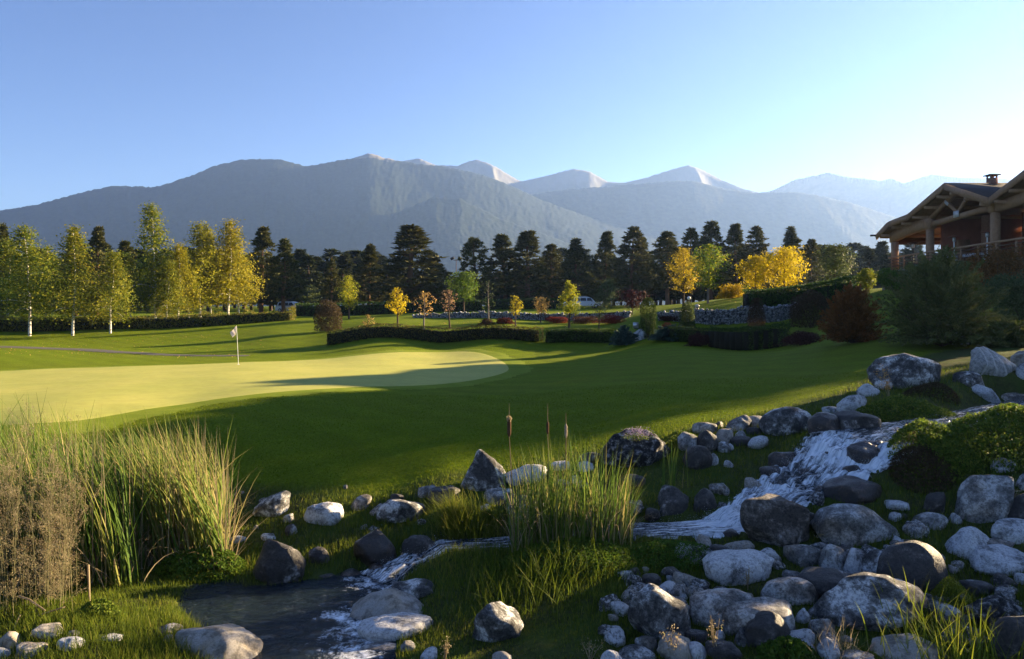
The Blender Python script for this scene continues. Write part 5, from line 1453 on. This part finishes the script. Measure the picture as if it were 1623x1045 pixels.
shrub('barberry_bush', 944, 1000, 515, 67, 498, 'red', 'red bush with lit scarlet tips left of the plum tree', 'bush', 2600, 0.08, 'red bushes in the bed')
shrub('barberry_bush', 1042, 1078, 517, 58.5, 500, 'darkred', 'dark red bush behind the scarlet one by the stone wall', 'bush', 2200, 0.08, 'red bushes in the bed')
shrub('bush', 1046, 1068, 522, 55.6, 510, 'redbright', 'small scarlet bush right of the column cypress', 'bush', 900, 0.07)
shrub('ball_shrub', 1070, 1090, 522, 55, 513, 'lime', 'small lime green ball bush right of the scarlet bush', 'bush', 900, 0.06)
shrub('ball_shrub', 1212, 1232, 522, 50, 513, 'lime', 'small lime ball bush behind the curved hedge, left of its twin', 'bush', 800, 0.06)
shrub('ball_shrub', 1237, 1256, 523, 50, 513, 'lime', 'small lime ball bush behind the right end of the curved hedge', 'bush', 800, 0.06)
cyp = shrub('cypress', 1014, 1040, 530, 53, 472, 'arbor', 'narrow green column cypress behind the white boulder', 'cypress', 7500, 0.09, lumps=0.08, asp=0.35, column=True)
shrub('conifer', 1077, 1101, 524, 55, 480, 'greygreen', 'grey green egg shaped conifer in front of the stone wall', 'conifer', 3400, 0.09, lumps=0.1)
shrub('conifer', 1185, 1213, 521, 50, 473, 'brown', 'brownish oval conifer with crossed props in front of the stone wall', 'conifer', 3600, 0.09, lumps=0.1)
shrub('dome_shrub', 1252, 1318, 515, 50, 461, 'brown', 'large brown dome shaped shrub right of the stone wall', n=6500, leaf=0.10, lumps=0.12)
shrub('barberry_bush', 1086, 1130, 548, 46, 524, 'darkred', 'dark brownish red dome bush before the low hedge', 'bush', 3600, 0.07)
shrub('barberry_bush', 1236, 1306, 556, 38.5, 524, 'darkred', 'wide dull red bush at the right end of the curved hedge', 'bush', 5200, 0.07)
shrub('yellow_shrub', 1136, 1184, 482, 76, 446, 'golden', 'low golden shrub between the green maple and the yellow trees', n=2600, leaf=0.15, lumps=0.3)
SLOPE = 'shrubs on the bank below the lodge'
shrub('rust_shrub', 1520, 1640, 470, 42, 380, 'rust', 'broad rust and green shrub under the terrace railing', n=9000, leaf=0.11, lumps=0.3, group=SLOPE)
shrub('bank_shrub', 1560, 1680, 520, 34, 420, 'greygreen', 'grey green shrub on the bank right of the big juniper', n=9000, leaf=0.10, lumps=0.3, group=SLOPE)
shrub('bank_shrub', 1440, 1560, 470, 48, 408, 'greygreen', 'shaded green shrub below the terrace behind the juniper', n=6000, leaf=0.12, lumps=0.3, group=SLOPE)
shrub('bank_shrub', 1390, 1450, 465, 50, 420, 'green', 'dark green shrub at the foot of the far terrace post', n=4000, leaf=0.12, lumps=0.3, group=SLOPE)
shrub('bank_shrub', 1640, 1900, 500, 36, 400, 'green', 'large shrub mass at the right edge of the bank', n=9000, leaf=0.12, lumps=0.3, group=SLOPE)

def juniper(name, px0, px1, py, D, top, mt, lab, nf, seed, h_mul=1.0, arch=0.35, flat=False, leaf=0.10, cat='juniper'):
    pxc = (px0 + px1) / 2; x_, y_, _ = W(pxc, py, D); z_ = H(x_, y_)
    h = EYE - (top - HY) / F * D - z_; rx = (px1 - px0) / F * D / 2
    r = np.random.default_rng(seed)
    o = empty(name, (x_, y_, z_)); tag(o, lab, cat)
    C = []; Dn = []; S = []; T = []; mb = MB()
    for k in range(nf):
        a = r.uniform(0, 2 * np.pi); el = r.uniform(0.0, 1.0) ** (1.6 if flat else 0.95) * np.pi / 2 * 0.98
        reach = r.uniform(0.55, 1.0) if k % 3 else r.uniform(0.92, 1.18)
        end = np.array([math.cos(a) * math.cos(el) * rx, math.sin(a) * math.cos(el) * rx * 0.85, math.sin(el) * h * 0.98 + 0.05 * h]) * reach
        s = np.linspace(0, 1, 9)
        lift = arch * np.linalg.norm(end) * 0.5
        P = end[None] * s[:, None] + np.stack([0 * s, 0 * s, lift * (s * (1 - s)) * (1.0 if el < 1 else 0.3)], -1)
        P[:, 2] += 0.05; P[-2:, 2] -= np.array([0.0, 0.05]) * np.linalg.norm(end)
        if k % 6 == 0: mb.tube(P[:7], np.linspace(0.035, 0.008, 7), 5)
        d = unit(np.gradient(P, axis=0))
        n = int(46 + 26 * np.linalg.norm(end) / max(rx, h))
        q = r.uniform(0.35, 1.03, n); pi = np.stack([np.interp(q, s, P[:, i]) for i in range(3)], -1); di = np.stack([np.interp(q, s, d[:, i]) for i in range(3)], -1)
        lat = unit(np.cross(di, [0, 0, 1.0]) + r.normal(size=(n, 3)) * 0.35)
        off = (1.08 - q)[:, None] * r.uniform(-0.5, 0.5, n)[:, None]
        ln = unit(di * 1.0 + lat * np.sign(off) * 0.8 + r.normal(size=(n, 3)) * 0.35)
        C.append(pi + lat * off * 0.75 + r.normal(size=(n, 3)) * 0.035); Dn.append(ln)
        S.append(r.uniform(0.7, 1.5, n) * leaf); T.append(np.clip(0.15 + 0.6 * q * r.uniform(0.4, 1.15, n), 0, 1))
    C, Dn, S, T = map(np.concatenate, (C, Dn, S, T))
    side = unit(np.cross(Dn, r.normal(size=Dn.shape))); L = S[:, None]
    V = np.stack([C - Dn * L * .8, C + side * L * 0.27, C + Dn * L, C - side * L * 0.27], 1).reshape(-1, 3)
    V[:, 2] = np.maximum(V[:, 2], 0.0)
    link('foliage', mesh_np('foliage', V, np.arange(len(V)).reshape(-1, 4), False, T), LM[mt], o)
    link('stems', mb.mesh('stems'), M_bark, o)
juniper('juniper', 1398, 1588, 553, 28.8, 412, 'juniper', 'very large spreading juniper with golden tipped sprays at the right', 620, 71, leaf=0.085)
juniper('rust_shrub', 1298, 1402, 556, 33, 462, 'rust', 'large feathery rust red shrub left of the big juniper', 420, 75, arch=0.15, leaf=0.075, cat='shrub')
juniper('juniper', 966, 1010, 545, 52.5, 521, 'bluejuniper', 'low blue green juniper left of the white boulder', 130, 72, flat=True)
juniper('juniper', 1030, 1098, 546, 50, 519, 'bluejuniper', 'low blue green juniper right of the white boulder', 150, 73, flat=True)
juniper('juniper', 1545, 1650, 548, 27, 512, 'juniper', 'low sunlit juniper in the grass right of the very large one', 120, 74, flat=True)

# unseen pines added on the hillside, out of view, to shade the lawn
SHADE_PINES = [(47.4, 49.9, 16.6, 3), (48.7, 47.8, 16.2, 3), (46, 54.7, 15.7, 3), (49.8, 52.4, 17.5, 3), (43.5, 58.5, 14.2, 3), (52, 58, 16.5, 2), (38.5, 34.0, 10.3, 3), (36.0, 29.5, 8.7, 0), (37.5, 24.0, 8.6, 4), (42, 30.5, 10.0, 1), (44, 22, 9.6, 5)]   # x, y, height of the tip above the green
for (x_, y_, tip, v) in SHADE_PINES:
    z_ = H(x_, y_); o = empty('pine_tree', (x_, y_, z_), random.uniform(0, 6)); o.scale = (1.15, 1.15, (tip - z_) / 13)
    tag(o, 'unseen pine added on the hillside to shade the lawn', 'pine tree', 'unseen hillside pines added to shade the lawn')
    for me, mt, nm in zip(PINES[v], (M_pinebark, LM['pine']), ('trunk', 'crown')): link(nm, me, mt, o)
# ------------------------------------------------------------------ reeds, cattails, grasses
def blades_obj(name, base, h, w, yaw, lean, bend, mat, parent=None, seg=4, tint=None, r=rng, org=None):
    V, Fq, sg = blade_arr(base, h, w, yaw, lean, bend, seg, r)
    t = np.repeat(r.beta(1.8, 2.2, len(base)) if tint is None else tint, sg)
    if org is not None: V = V - np.array(org)
    return link(name, mesh_np(name, V, Fq, False, t), mat, parent)
def scatter_px(n, x0, x1, y0, y1, r):
    """ground points spread over a patch of ground given by two corners in the picture"""
    out = []
    px = r.uniform(x0, x1, n); D0, D1 = hit((x0 + x1) / 2, y1), hit((x0 + x1) / 2, y0)
    D = r.uniform(min(D0, D1), max(D0, D1), n)
    return (px - CX) / F * D, D
r = np.random.default_rng(91)
# tall reed bed at the left
n = 2300
px = np.concatenate([r.uniform(-170, 205, 1500), r.uniform(205, 345, 800)]); D = r.uniform(11.4, 14.2, n) ; D = np.where(px > 205, r.uniform(12.2, 14.0, n), D)
X = (px + 18 - CX) / F * D; Z = np.maximum(terrain(X, D), POND_Z - 0.12)
top = np.interp(px, [-200, 60, 150, 200, 260, 330, 350], [2.6, 2.5, 2.25, 2.05, 2.1, 1.85, 1.5])
h = top * r.uniform(0.72, 1.12, n) * np.interp(D, [11.4, 14.2], [0.97, 1.10])
lean_dir = np.where(r.uniform(0, 1, n) < 0.88, np.pi + r.normal(size=n) * 0.45, r.uniform(0, 6.28, n))
tint = np.clip(np.where(px > 235, r.beta(1.8, 2.1, n), r.beta(1.4, 3.4, n)), 0, 1)
bed = empty('reed_bed', (-7.5, 12.5, POND_Z)); tag(bed, 'dense bed of tall bending reeds in the water at the left', 'reeds')
ro = (-7.5, 12.5, POND_Z)
o = blades_obj('leaves', np.stack([X, D, Z], -1), h, r.uniform(0.020, 0.040, n), lean_dir, r.uniform(0.02, 0.30, n), r.uniform(0.15, 1.0, n), LM['reed'], bed, 6, tint, r, ro)
o['kind'] = 'stuff'
k = 420
sel = r.choice(n, k); bx = np.stack([X, D, Z], -1)[sel] + r.normal(size=(k, 3)) * (0.05, 0.05, 0)
o = blades_obj('stalks', bx, r.uniform(0.9, 1.12, k) * top[sel], r.uniform(0.010, 0.016, k), r.uniform(0, 6.28, k), r.uniform(0, 0.08, k), r.uniform(0, 0.12, k), LM['dry'], bed, 3, r.beta(2, 2, k) * 0.7, r, ro)
o['kind'] = 'stuff'
k = 1500                                            # old broken leaves low in the bed
sel = r.choice(n, k); bx = np.stack([X, D, Z], -1)[sel] + r.normal(size=(k, 3)) * (0.1, 0.1, 0)
o = blades_obj('dead_leaves', bx, r.uniform(0.4, 1.3, k), r.uniform(0.012, 0.024, k), r.uniform(0, 6.28, k), r.uniform(0.1, 0.6, k), r.uniform(0.6, 2.0, k), LM['dry'], bed, 5, r.beta(2, 3, k) * 0.8, r, ro)
o['kind'] = 'stuff'
M_head = plain('cattail_brown', (0.10, 0.05, 0.025), 0.9, 0.1, 0.3, 30)
M_fluff = plain('cattail_fluff', (0.42, 0.33, 0.24), 0.95, 0.1, 0.3, 30)
# dry flowering weeds in front of the reeds, far left
wd_ = empty('dry_weed_clump', (-7.0, 10.4, H(-7.0, 10.4))); tag(wd_, 'tan seeded weeds standing in front of the reeds at the left edge', 'weeds')
wo_ = tuple(wd_.location)
C = []; T = []; mb = MB()
for k in range(66):
    px = r.uniform(-60, 122); Dk = r.uniform(10.0, 11.2); x_ = (px - CX) / F * Dk; z_ = H(x_, Dk)
    hh = np.interp(px, [-60, 20, 70, 118], [2.75, 2.65, 2.2, 1.6]) * r.uniform(0.65, 1.06)
    ax, ay = r.normal(size=2) * 0.12
    pts = np.array([[x_ + ax * s * s * hh, Dk + ay * s * s * hh, z_ + hh * s] for s in np.linspace(0, 1, 5)])
    mb.tube(pts, np.linspace(0.0045, 0.002, 5), 4, 0.9)
    for b in range(20):
        s0 = r.uniform(0.06, 1.0); p = np.array([np.interp(s0, np.linspace(0, 1, 5), pts[:, i]) for i in range(3)])
        d = unit(np.array([[r.normal(), r.normal(), 0.9]]))[0] * r.uniform(0.08, 0.26)
        mb.tube([p, p + d * 0.5 + (0, 0, 0.01), p + d], [0.0022, 0.0018, 0.0012], 3, 0.8)
        mm = int(r.uniform(26, 48)); q = r.uniform(0.1, 1.1, mm)[:, None]
        C.append(p + d * q + r.normal(size=(mm, 3)) * 0.022); T.append(np.full(mm, r.uniform(0, 1)))
C = np.concatenate(C); T = np.clip(np.concatenate(T) + r.normal(size=len(C)) * 0.15, 0, 1)
V, Fq = leaf_arr(C - np.array(wo_), r.uniform(0.006, 0.021, len(C)), 0.5, 0, r)
tag(link('seed_heads', mesh_np('seed_heads', V, Fq, False, T), LM['dry'], wd_), kind='stuff')
me = mb.mesh('stems'); me.transform(Matrix.Translation(-Vector(wo_))); tag(link('stems', me, LM['dry'], wd_), kind='stuff')
# broken stalks
for a, b, lab in (((36, 990, 9.9), (103, 962, 9.9), 'broken pale reed stalk sloping up to the right over the rocks'), ((30, 945, 10.1), (72, 968, 9.9), 'broken reed stalk sloping down to the right among the dry weeds'), ((140, 896, 10.9), (143, 982, 10.4), 'upright reddish cane at the right of the dry weeds'), ((17, 1012, 9.6), (32, 975, 9.9), 'short bent grey stalk above the corner rocks')):
    A, B = W(*a), W(*b)
    o = link('reed_stalk', MB().tube([A, (A * .6 + B * .4) + (0, 0, 0.03), B], [0.016, 0.014, 0.009], 6, 0.6).mesh('reed_stalk', True), LM['dry']); tag(o, lab, 'reed stalk')

# cattails in the middle
ct = empty('cattail_clump', (0.9, 12.3, -0.85)); tag(ct, 'tall clump of green cattails with brown heads beside the stream', 'cattails'); co = tuple(ct.location)
n = 620
px = np.where(r.uniform(0, 1, n) < 0.35, r.uniform(812, 880, n), r.uniform(850, 1002, n)); D = r.uniform(11.7, 12.5, n); X = (px - CX) / F * D; Z = terrain(X, D)
top = np.interp(px, [805, 830, 870, 920, 960, 1000], [1.45, 1.5, 1.75, 1.9, 1.65, 1.15])
o = blades_obj('leaves', np.stack([X, D, Z], -1), top * r.uniform(0.5, 1.08, n), r.uniform(0.012, 0.023, n), np.where(px > 965, r.normal(size=n) * 0.7, r.uniform(0, 6.28, n)), r.uniform(0, 0.16, n), r.uniform(0.05, 0.75, n) ** 1.3 * 1.3, LM['reed'], ct, 6, r.beta(1.5, 3.0, n), r, co); o['kind'] = 'stuff'
k = 260; sel = r.choice(n, k)
o = blades_obj('dead_leaves', np.stack([X, D, Z], -1)[sel], r.uniform(0.4, 1.2, k), r.uniform(0.012, 0.022, k), r.uniform(0, 6.28, k), r.uniform(0, 0.5, k), r.uniform(0.4, 1.8, k), LM['dry'], ct, 5, r.beta(2, 2, k) * 0.8, r, co); o['kind'] = 'stuff'
for (xt, yt, xb, yb, Dk, fl, y_tip, yl) in ((807, 664, 816, 870, 11.9, 1, 640, 692), (868, 668, 872, 860, 12.0, 0, 640, 688), (897, 672, 895, 862, 12.1, 2, 655, 694)):
    B, A, Tp, L = W(xb, yb, Dk), W(xt, yt, Dk), W(xt, y_tip, Dk), W(xt, yl, Dk)
    st = link('stalk', MB().tube(np.array([B, (B + L) / 2 + (0.01, 0, 0), L, A, Tp]) - np.array(co), [0.010, 0.008, 0.007, 0.006, 0.003], 6, 0.2).mesh('stalk', True), LM['dry'], ct)
    hl = np.linalg.norm(A - L); d = (A - L)
    ss = np.linspace(0, 1, 8); prof = np.array([0.012, 0.024, 0.026, 0.026, 0.026, 0.027, 0.024, 0.008]) * (1.25 if fl == 1 else 0.85)
    ptsH = L[None] + d[None] * ss[:, None] - np.array(co)
    link('seed_head', MB().tube(ptsH, prof, 9).mesh('seed_head', True), M_head if fl != 2 else M_fluff, st)
    if fl:
        c0 = (A if fl == 1 else (A + L) / 2) - np.array(co); nn = 420
        dd = unit(r.normal(size=(nn, 3))) * r.uniform(0.3, 1, nn)[:, None] * (np.array([0.045, 0.045, 0.06]) if fl == 1 else np.array([0.028, 0.028, 0.13]))
        V, Fq = leaf_arr(c0 + dd, 0.022, 0.4, 0, r)
        link('fluff', mesh_np('fluff', V, Fq, False, np.full(nn, 0.7)), LM['dry'], st)
# a yellow leaf arching left, a small tuft of sword leaves by the craggy rock, three blades beside the reeds
def tuft(name, px, py, n, h0, h1, w, lab, cat, mat='reed', lean=0.25, bend=0.7, spread=0.12, seed=1, tb=(1.4, 3.5), D=None, yawc=None):
    D = D or hit(px, py); x_ = (px - CX) / F * D; z_ = H(x_, D); q = np.random.default_rng(seed)
    base = np.stack([x_ + q.normal(size=n) * spread, D + q.normal(size=n) * spread, np.zeros(n)], -1); base[:, 2] = terrain(base[:, 0], base[:, 1]) - 0.02
    o = empty(name, (x_, D, z_)); tag(o, lab, cat)
    yaw = q.uniform(0, 6.28, n) if yawc is None else yawc + q.normal(size=n) * 0.9
    c = blades_obj('leaves', base, q.uniform(h0, h1, n), w * q.uniform(0.7, 1.3, n), yaw, q.uniform(0, lean, n), q.uniform(0.1, bend, n), LM[mat], o, 5, q.beta(*tb, n), q, (x_, D, z_))
    c['kind'] = 'stuff'; return o
tuft('sword_leaf_tuft', 1068, 776, 16, 0.6, 1.0, 0.02, 'tuft of upright green sword leaves below the craggy rock', 'grass tuft', lean=0.2, bend=0.4, spread=0.08, seed=3)
tuft('sword_leaf_tuft', 368, 838, 9, 0.6, 1.0, 0.022, 'few thin upright reed blades right of the reed bed', 'grass tuft', lean=0.12, bend=0.3, spread=0.09, seed=4)
tuft('grass_tussock', 728, 842, 900, 0.35, 0.75, 0.010, 'lit arching grass tussock in front of the black and white boulder', 'grass tussock', 'grass', 0.75, 1.5, 0.17, 5, (2.2, 2.0), yawc=3.5)
tuft('grass_tussock', 772, 838, 420, 0.3, 0.55, 0.010, 'smaller lit grass tussock left of the cattails', 'grass tussock', 'grass', 0.7, 1.4, 0.14, 6, (2.4, 2.0))
tuft('grass_tussock', 845, 925, 700, 0.25, 0.62, 0.010, 'long dark grass hanging over the mound below the cattails', 'grass tussock', 'grass', 0.8, 1.2, 0.5, 7, (1.3, 4.2))
tuft('coarse_grass_clump', 1485, 1040, 170, 0.35, 0.85, 0.017, 'coarse sunlit yellow green grass at the bottom right', 'grass clump', 'lime', 0.8, 0.7, 0.30, 8, (2, 2))
tuft('coarse_grass_clump', 1570, 1050, 70, 0.3, 0.65, 0.015, 'coarse grass blades before the corner boulder', 'grass clump', 'lime', 0.8, 0.8, 0.25, 9, (2, 2))
tuft('coarse_grass_clump', 1330, 1036, 120, 0.2, 0.45, 0.008, 'fine dry grass beside the bluish stone at the bottom', 'grass clump', 'dry', 0.8, 0.8, 0.16, 10, (2, 2))
def weed(px, py, D, h, n, mat, lab, seed, wd=0.16, leaf=0.025):
    D = D or hit(px, py); x_ = (px - CX) / F * D; z_ = H(x_, D); q = np.random.default_rng(seed)
    o = empty('dry_weed', (x_, D, z_)); tag(o, lab, 'weed'); mb = MB(); C = []
    for k in range(5):
        a = q.uniform(0, 6.28); e = np.array([math.cos(a) * wd * q.uniform(.2, 1), math.sin(a) * wd * q.uniform(.2, 1), h * q.uniform(0.75, 1.05)])
        pts = np.array([[0, 0, -0.03], e * (0.45, 0.45, 0.5), e]); mb.tube(pts, [0.006, 0.005, 0.003], 4, 0.4)
        qq = q.uniform(0.35, 1.05, n // 5)[:, None]; C.append(e * qq + q.normal(size=(n // 5, 3)) * 0.03)
    C = np.concatenate(C)
    tag(link('stems', mb.mesh('stems'), LM['dry'], o), kind='stuff')
    V, Fq = leaf_arr(C, q.uniform(0.6, 1.4, len(C)) * leaf, 0.5, 0, q); tag(link('seed_heads', mesh_np('seed_heads', V, Fq, False, q.beta(2, 2, len(C))), LM[mat], o), kind='stuff')
weed(1068, 1050, None, 0.42, 200, 'dry', 'lit dry weed with bead like seeds in front of the pale stone at the bottom', 21)
weed(1132, 1050, None, 0.5, 120, 'dry', 'lit dry grass head right of the white angular stone at the bottom', 22, 0.08)
weed(1425, 945, 9.75, 0.36, 160, 'dry', 'pale dried plant in front of the dark brown rounded boulder', 23, 0.22, 0.03)
weed(1185, 935, None, 0.28, 60, 'dry', 'thin lit weed in front of the pale flat topped boulder', 24, 0.06)
weed(705, 1050, None, 0.26, 80, 'dry', 'lit brown dry weed at the bottom edge right of the pond', 25, 0.05)
weed(935, 1050, None, 0.22, 100, 'dry', 'lit dry weeds at the bottom edge before the tall pointed boulder', 26, 0.25)
weed(1608, 745, 11.9, 0.22, 60, 'dry', 'curled dry flower on the leafy bank at the right', 27, 0.12, 0.04)
weed(1345, 800, 12.0, 0.22, 60, 'peach', 'reddish lit weed on the dark wet boulder by the falls', 28, 0.06)
weed(1340, 815, 11.6, 0.12, 260, 'dry', 'mat of dry grass on top of the big flat grey boulder', 29, 0.5, 0.06)
weed(1410, 628, 18.2, 0.75, 220, 'peach', 'pinkish dock seed stalks in front of the big mottled boulder', 30, 0.35, 0.04)
weed(1440, 712, 13.5, 0.42, 200, 'purplepink', 'lit pinkish flower stalks along the lip of the falls', 31, 0.5, 0.03)
# purple flowers and a yellow tuft on the craggy rock
pk = W(1012, 690, 15.0)
o = empty('flower_tuft', tuple(pk)); tag(o, 'tuft of small purple flowers on top of the craggy rock', 'flowers')
C, _ = blob_leaves(r, 420, 0.40, 0.25, 0.16, 0.9, 0.3, 4); C[:, 2] += 0.05
link('blossoms', crown_mesh('blossoms', C, 0.024, 0.7, r), LM['purple'], o)
link('leaves', crown_mesh('leaves', C[:300] * (1, 1, 0.7) - (0, 0, 0.05), 0.035, 0.5, r), LM['cover'], o)
def mound(name, px, py, D, rx, ry, h, mat, lab, n, leaf, seed, cat='ground cover', asp=0.65):
    q = np.random.default_rng(seed); D = D or hit(px, py); x_ = (px - CX) / F * D; z_ = H(x_, D)
    rr = np.sqrt(q.uniform(0, 1, n)); a = q.uniform(0, 6.28, n); X = x_ + rr * np.cos(a) * rx; Y = D + rr * np.sin(a) * ry
    hh = h * (1 - rr ** 2.2) * (1 + 0.55 * fbm2(X * 2.2, Y * 2.2, seed, 3)); Z = terrain(X, Y) + np.maximum(hh, 0) * q.uniform(0.55, 1, n) ** 0.4 + 0.02
    o = empty(name, (x_, D, z_)); tag(o, lab, cat)
    c = link('foliage', crown_mesh('foliage', np.stack([X, Y, Z], -1) - np.array([x_, D, z_]), q.uniform(0.5, 1.4, n) * leaf, asp, q), LM[mat], o); c['kind'] = 'stuff'
    return o
mound('leafy_mound', 1590, 712, 13.4, 1.55, 1.0, 0.55, 'cover', 'bright leafy groundcover spilling over the right bank above the white boulder', 9000, 0.055, 41)
mound('leafy_mound', 1475, 760, 13.2, 0.8, 0.7, 0.5, 'cover', 'shaded leafy plants on the bank right of the falls', 5000, 0.05, 42)
mound('leafy_mound', 1462, 778, 12.8, 0.55, 0.42, 0.36, 'brown', 'brownish overgrown plants on the bank beside the falls', 5200, 0.04, 43)
mound('leafy_mound', 1440, 712, 14.0, 0.5, 0.35, 0.22, 'lime', 'lit yellow green plants hanging over the lip of the falls', 1600, 0.045, 44)
mound('leafy_mound', 1440, 655, 16.6, 1.25, 0.8, 0.34, 'cover', 'lit grassy mound below the big mottled boulder', 6000, 0.05, 45)
mound('leafy_mound', 1475, 622, 18.3, 0.7, 0.4, 0.22, 'brown', 'fuzzy brownish mound between the mottled and ringed boulders', 3000, 0.04, 46)
mound('leafy_mound', 318, 918, 12.2, 0.75, 0.5, 0.30, 'green', 'dark leafy plants between the reeds and the pond', 3800, 0.05, 47)
mound('leafy_mound', 158, 975, 9.9, 0.32, 0.25, 0.20, 'cover', 'small leafy plant in the sunlit grass below the reeds', 1100, 0.04, 48)
mound('leafy_mound', 1080, 690, 16.1, 0.5, 0.3, 0.22, 'cover', 'yellow green plants right of the purple flowers', 1200, 0.045, 49)
mound('leafy_mound', 905, 905, 11.4, 1.15, 0.7, 0.20, 'green', 'dark clover like plants on the mound below the cattails', 6500, 0.04, 50)
mound('leafy_mound', 1060, 890, 11.5, 0.9, 0.5, 0.16, 'green', 'low dark plants right of the mound below the pool', 4200, 0.035, 51)
mound('small_conifer', 1508, 945, 9.9, 0.30, 0.22, 0.42, 'lime', 'small yellow green shrub left of the craggy rock with plants', 1900, 0.03, 52, 'shrub', 0.4)
mound('leafy_mound', 1245, 1045, 8.9, 0.34, 0.25, 0.16, 'green', 'broad green leaves at the bottom edge before the huge boulder', 700, 0.07, 53)
mound('leafy_mound', 1290, 745, 14.3, 0.2, 0.2, 0.1, 'cover', 'mossy plants on the rock in the falls', 500, 0.03, 54)

# grasses nobody could count
def grass_field(name, n, mat, sampler, hfun, w, lean, bend, seg, seed, tb=(1.6, 2.6)):
    q = np.random.default_rng(seed); X, Y = sampler(q, n)
    z = terrain(X, Y); D, Zs, Wd = stream_near(X, Y); pd = poly_dist(X, Y, POND)
    ok = (D > Wd * 1.15) & (pd > 0.12)
    for (bx, by, bw, bd) in ROCK_XY:
        ok &= ((X - bx) / (bw * 0.72)) ** 2 + ((Y - by) / (bd * 0.72)) ** 2 > 1
    ok &= hfun(X, Y, q) > 0.012
    X, Y, z = X[ok], Y[ok], z[ok]; h = hfun(X, Y, q); m = len(X)
    patch = fbm2(X * 0.8, Y * 0.8, seed, 3)
    V, Fq, sg = blade_arr(np.stack([X, Y, z - 0.01], -1), h, np.full(m, w) * q.uniform(.6, 1.4, m) * np.interp(np.hypot(X, Y), [8, 18], [0.85, 1.5]), q.uniform(0, 6.28, m), q.uniform(0, lean, m), q.uniform(0, bend, m), seg, q)
    tag(link(name, mesh_np(name, V, Fq, False, np.repeat(np.clip(q.beta(*tb, m) + 0.28 * patch, 0, 1), sg)), LM[mat]), kind='stuff')
def near_bank(q, n):
    ph = q.uniform(-0.66, 0.68, n * 2); rr = np.exp(q.uniform(np.log(8.6), np.log(26), n * 2))
    X, Y = np.sin(ph) * rr, np.cos(ph) * rr
    k = q.uniform(0, 1, n * 2) < roughness(X, Y) * np.interp(rr, [8.6, 12, 26], [0.9, 1, 0.45])
    return X[k], Y[k]
def bank_h(X, Y, q):
    p = fbm2(X * 0.55 + 9, Y * 0.55, 77, 3)
    return np.clip(0.10 + 0.13 * p, 0.03, 0.3) * q.uniform(0.5, 1.3, len(X)) * (1 + 0.5 * np.exp(-((X + 4) ** 2 + (Y - 9.6) ** 2)))
grass_field('rough_grass', 120000, 'grass', near_bank, bank_h, 0.0085, 0.5, 1.1, 2, 61)
def lawn_near(q, n):
    ph = q.uniform(-0.66, 0.68, n * 2); rr = np.exp(q.uniform(np.log(14.5), np.log(27), n * 2))
    X, Y = np.sin(ph) * rr, np.cos(ph) * rr
    k = q.uniform(0, 1, n * 2) < (1 - roughness(X, Y)) * np.interp(rr, [14, 18, 27], [1, 1, 0.5])
    g = poly_dist(X[k], Y[k], GREEN_XY) > 0.1
    return X[k][g], Y[k][g]
GREEN_XY = smooth_poly(GREEN_PX)
grass_field('lawn_grass', 115000, 'lawn', lawn_near, lambda X, Y, q: q.uniform(0.022, 0.05, len(X)), 0.014, 0.9, 0.8, 1, 62, (2, 2))
# fallen leaves on the lawns
n = 900
px = np.concatenate([r.uniform(1060, 1185, 260), r.uniform(0, 420, 420), r.uniform(600, 1000, 220)]); D = np.concatenate([r.uniform(60, 72, 260), r.uniform(50, 74, 420), r.uniform(60.5, 72, 220)])
X = (px - CX) / F * D; Z = terrain(X, D) + 0.03
V, Fq = leaf_arr(np.stack([X, D, Z], -1), r.uniform(0.06, 0.13, n), 0.7, 2.5, r)
tag(link('fallen_leaves', mesh_np('fallen_leaves', V, Fq, False, r.uniform(0, 1, n)), LM['peach']), kind='stuff')
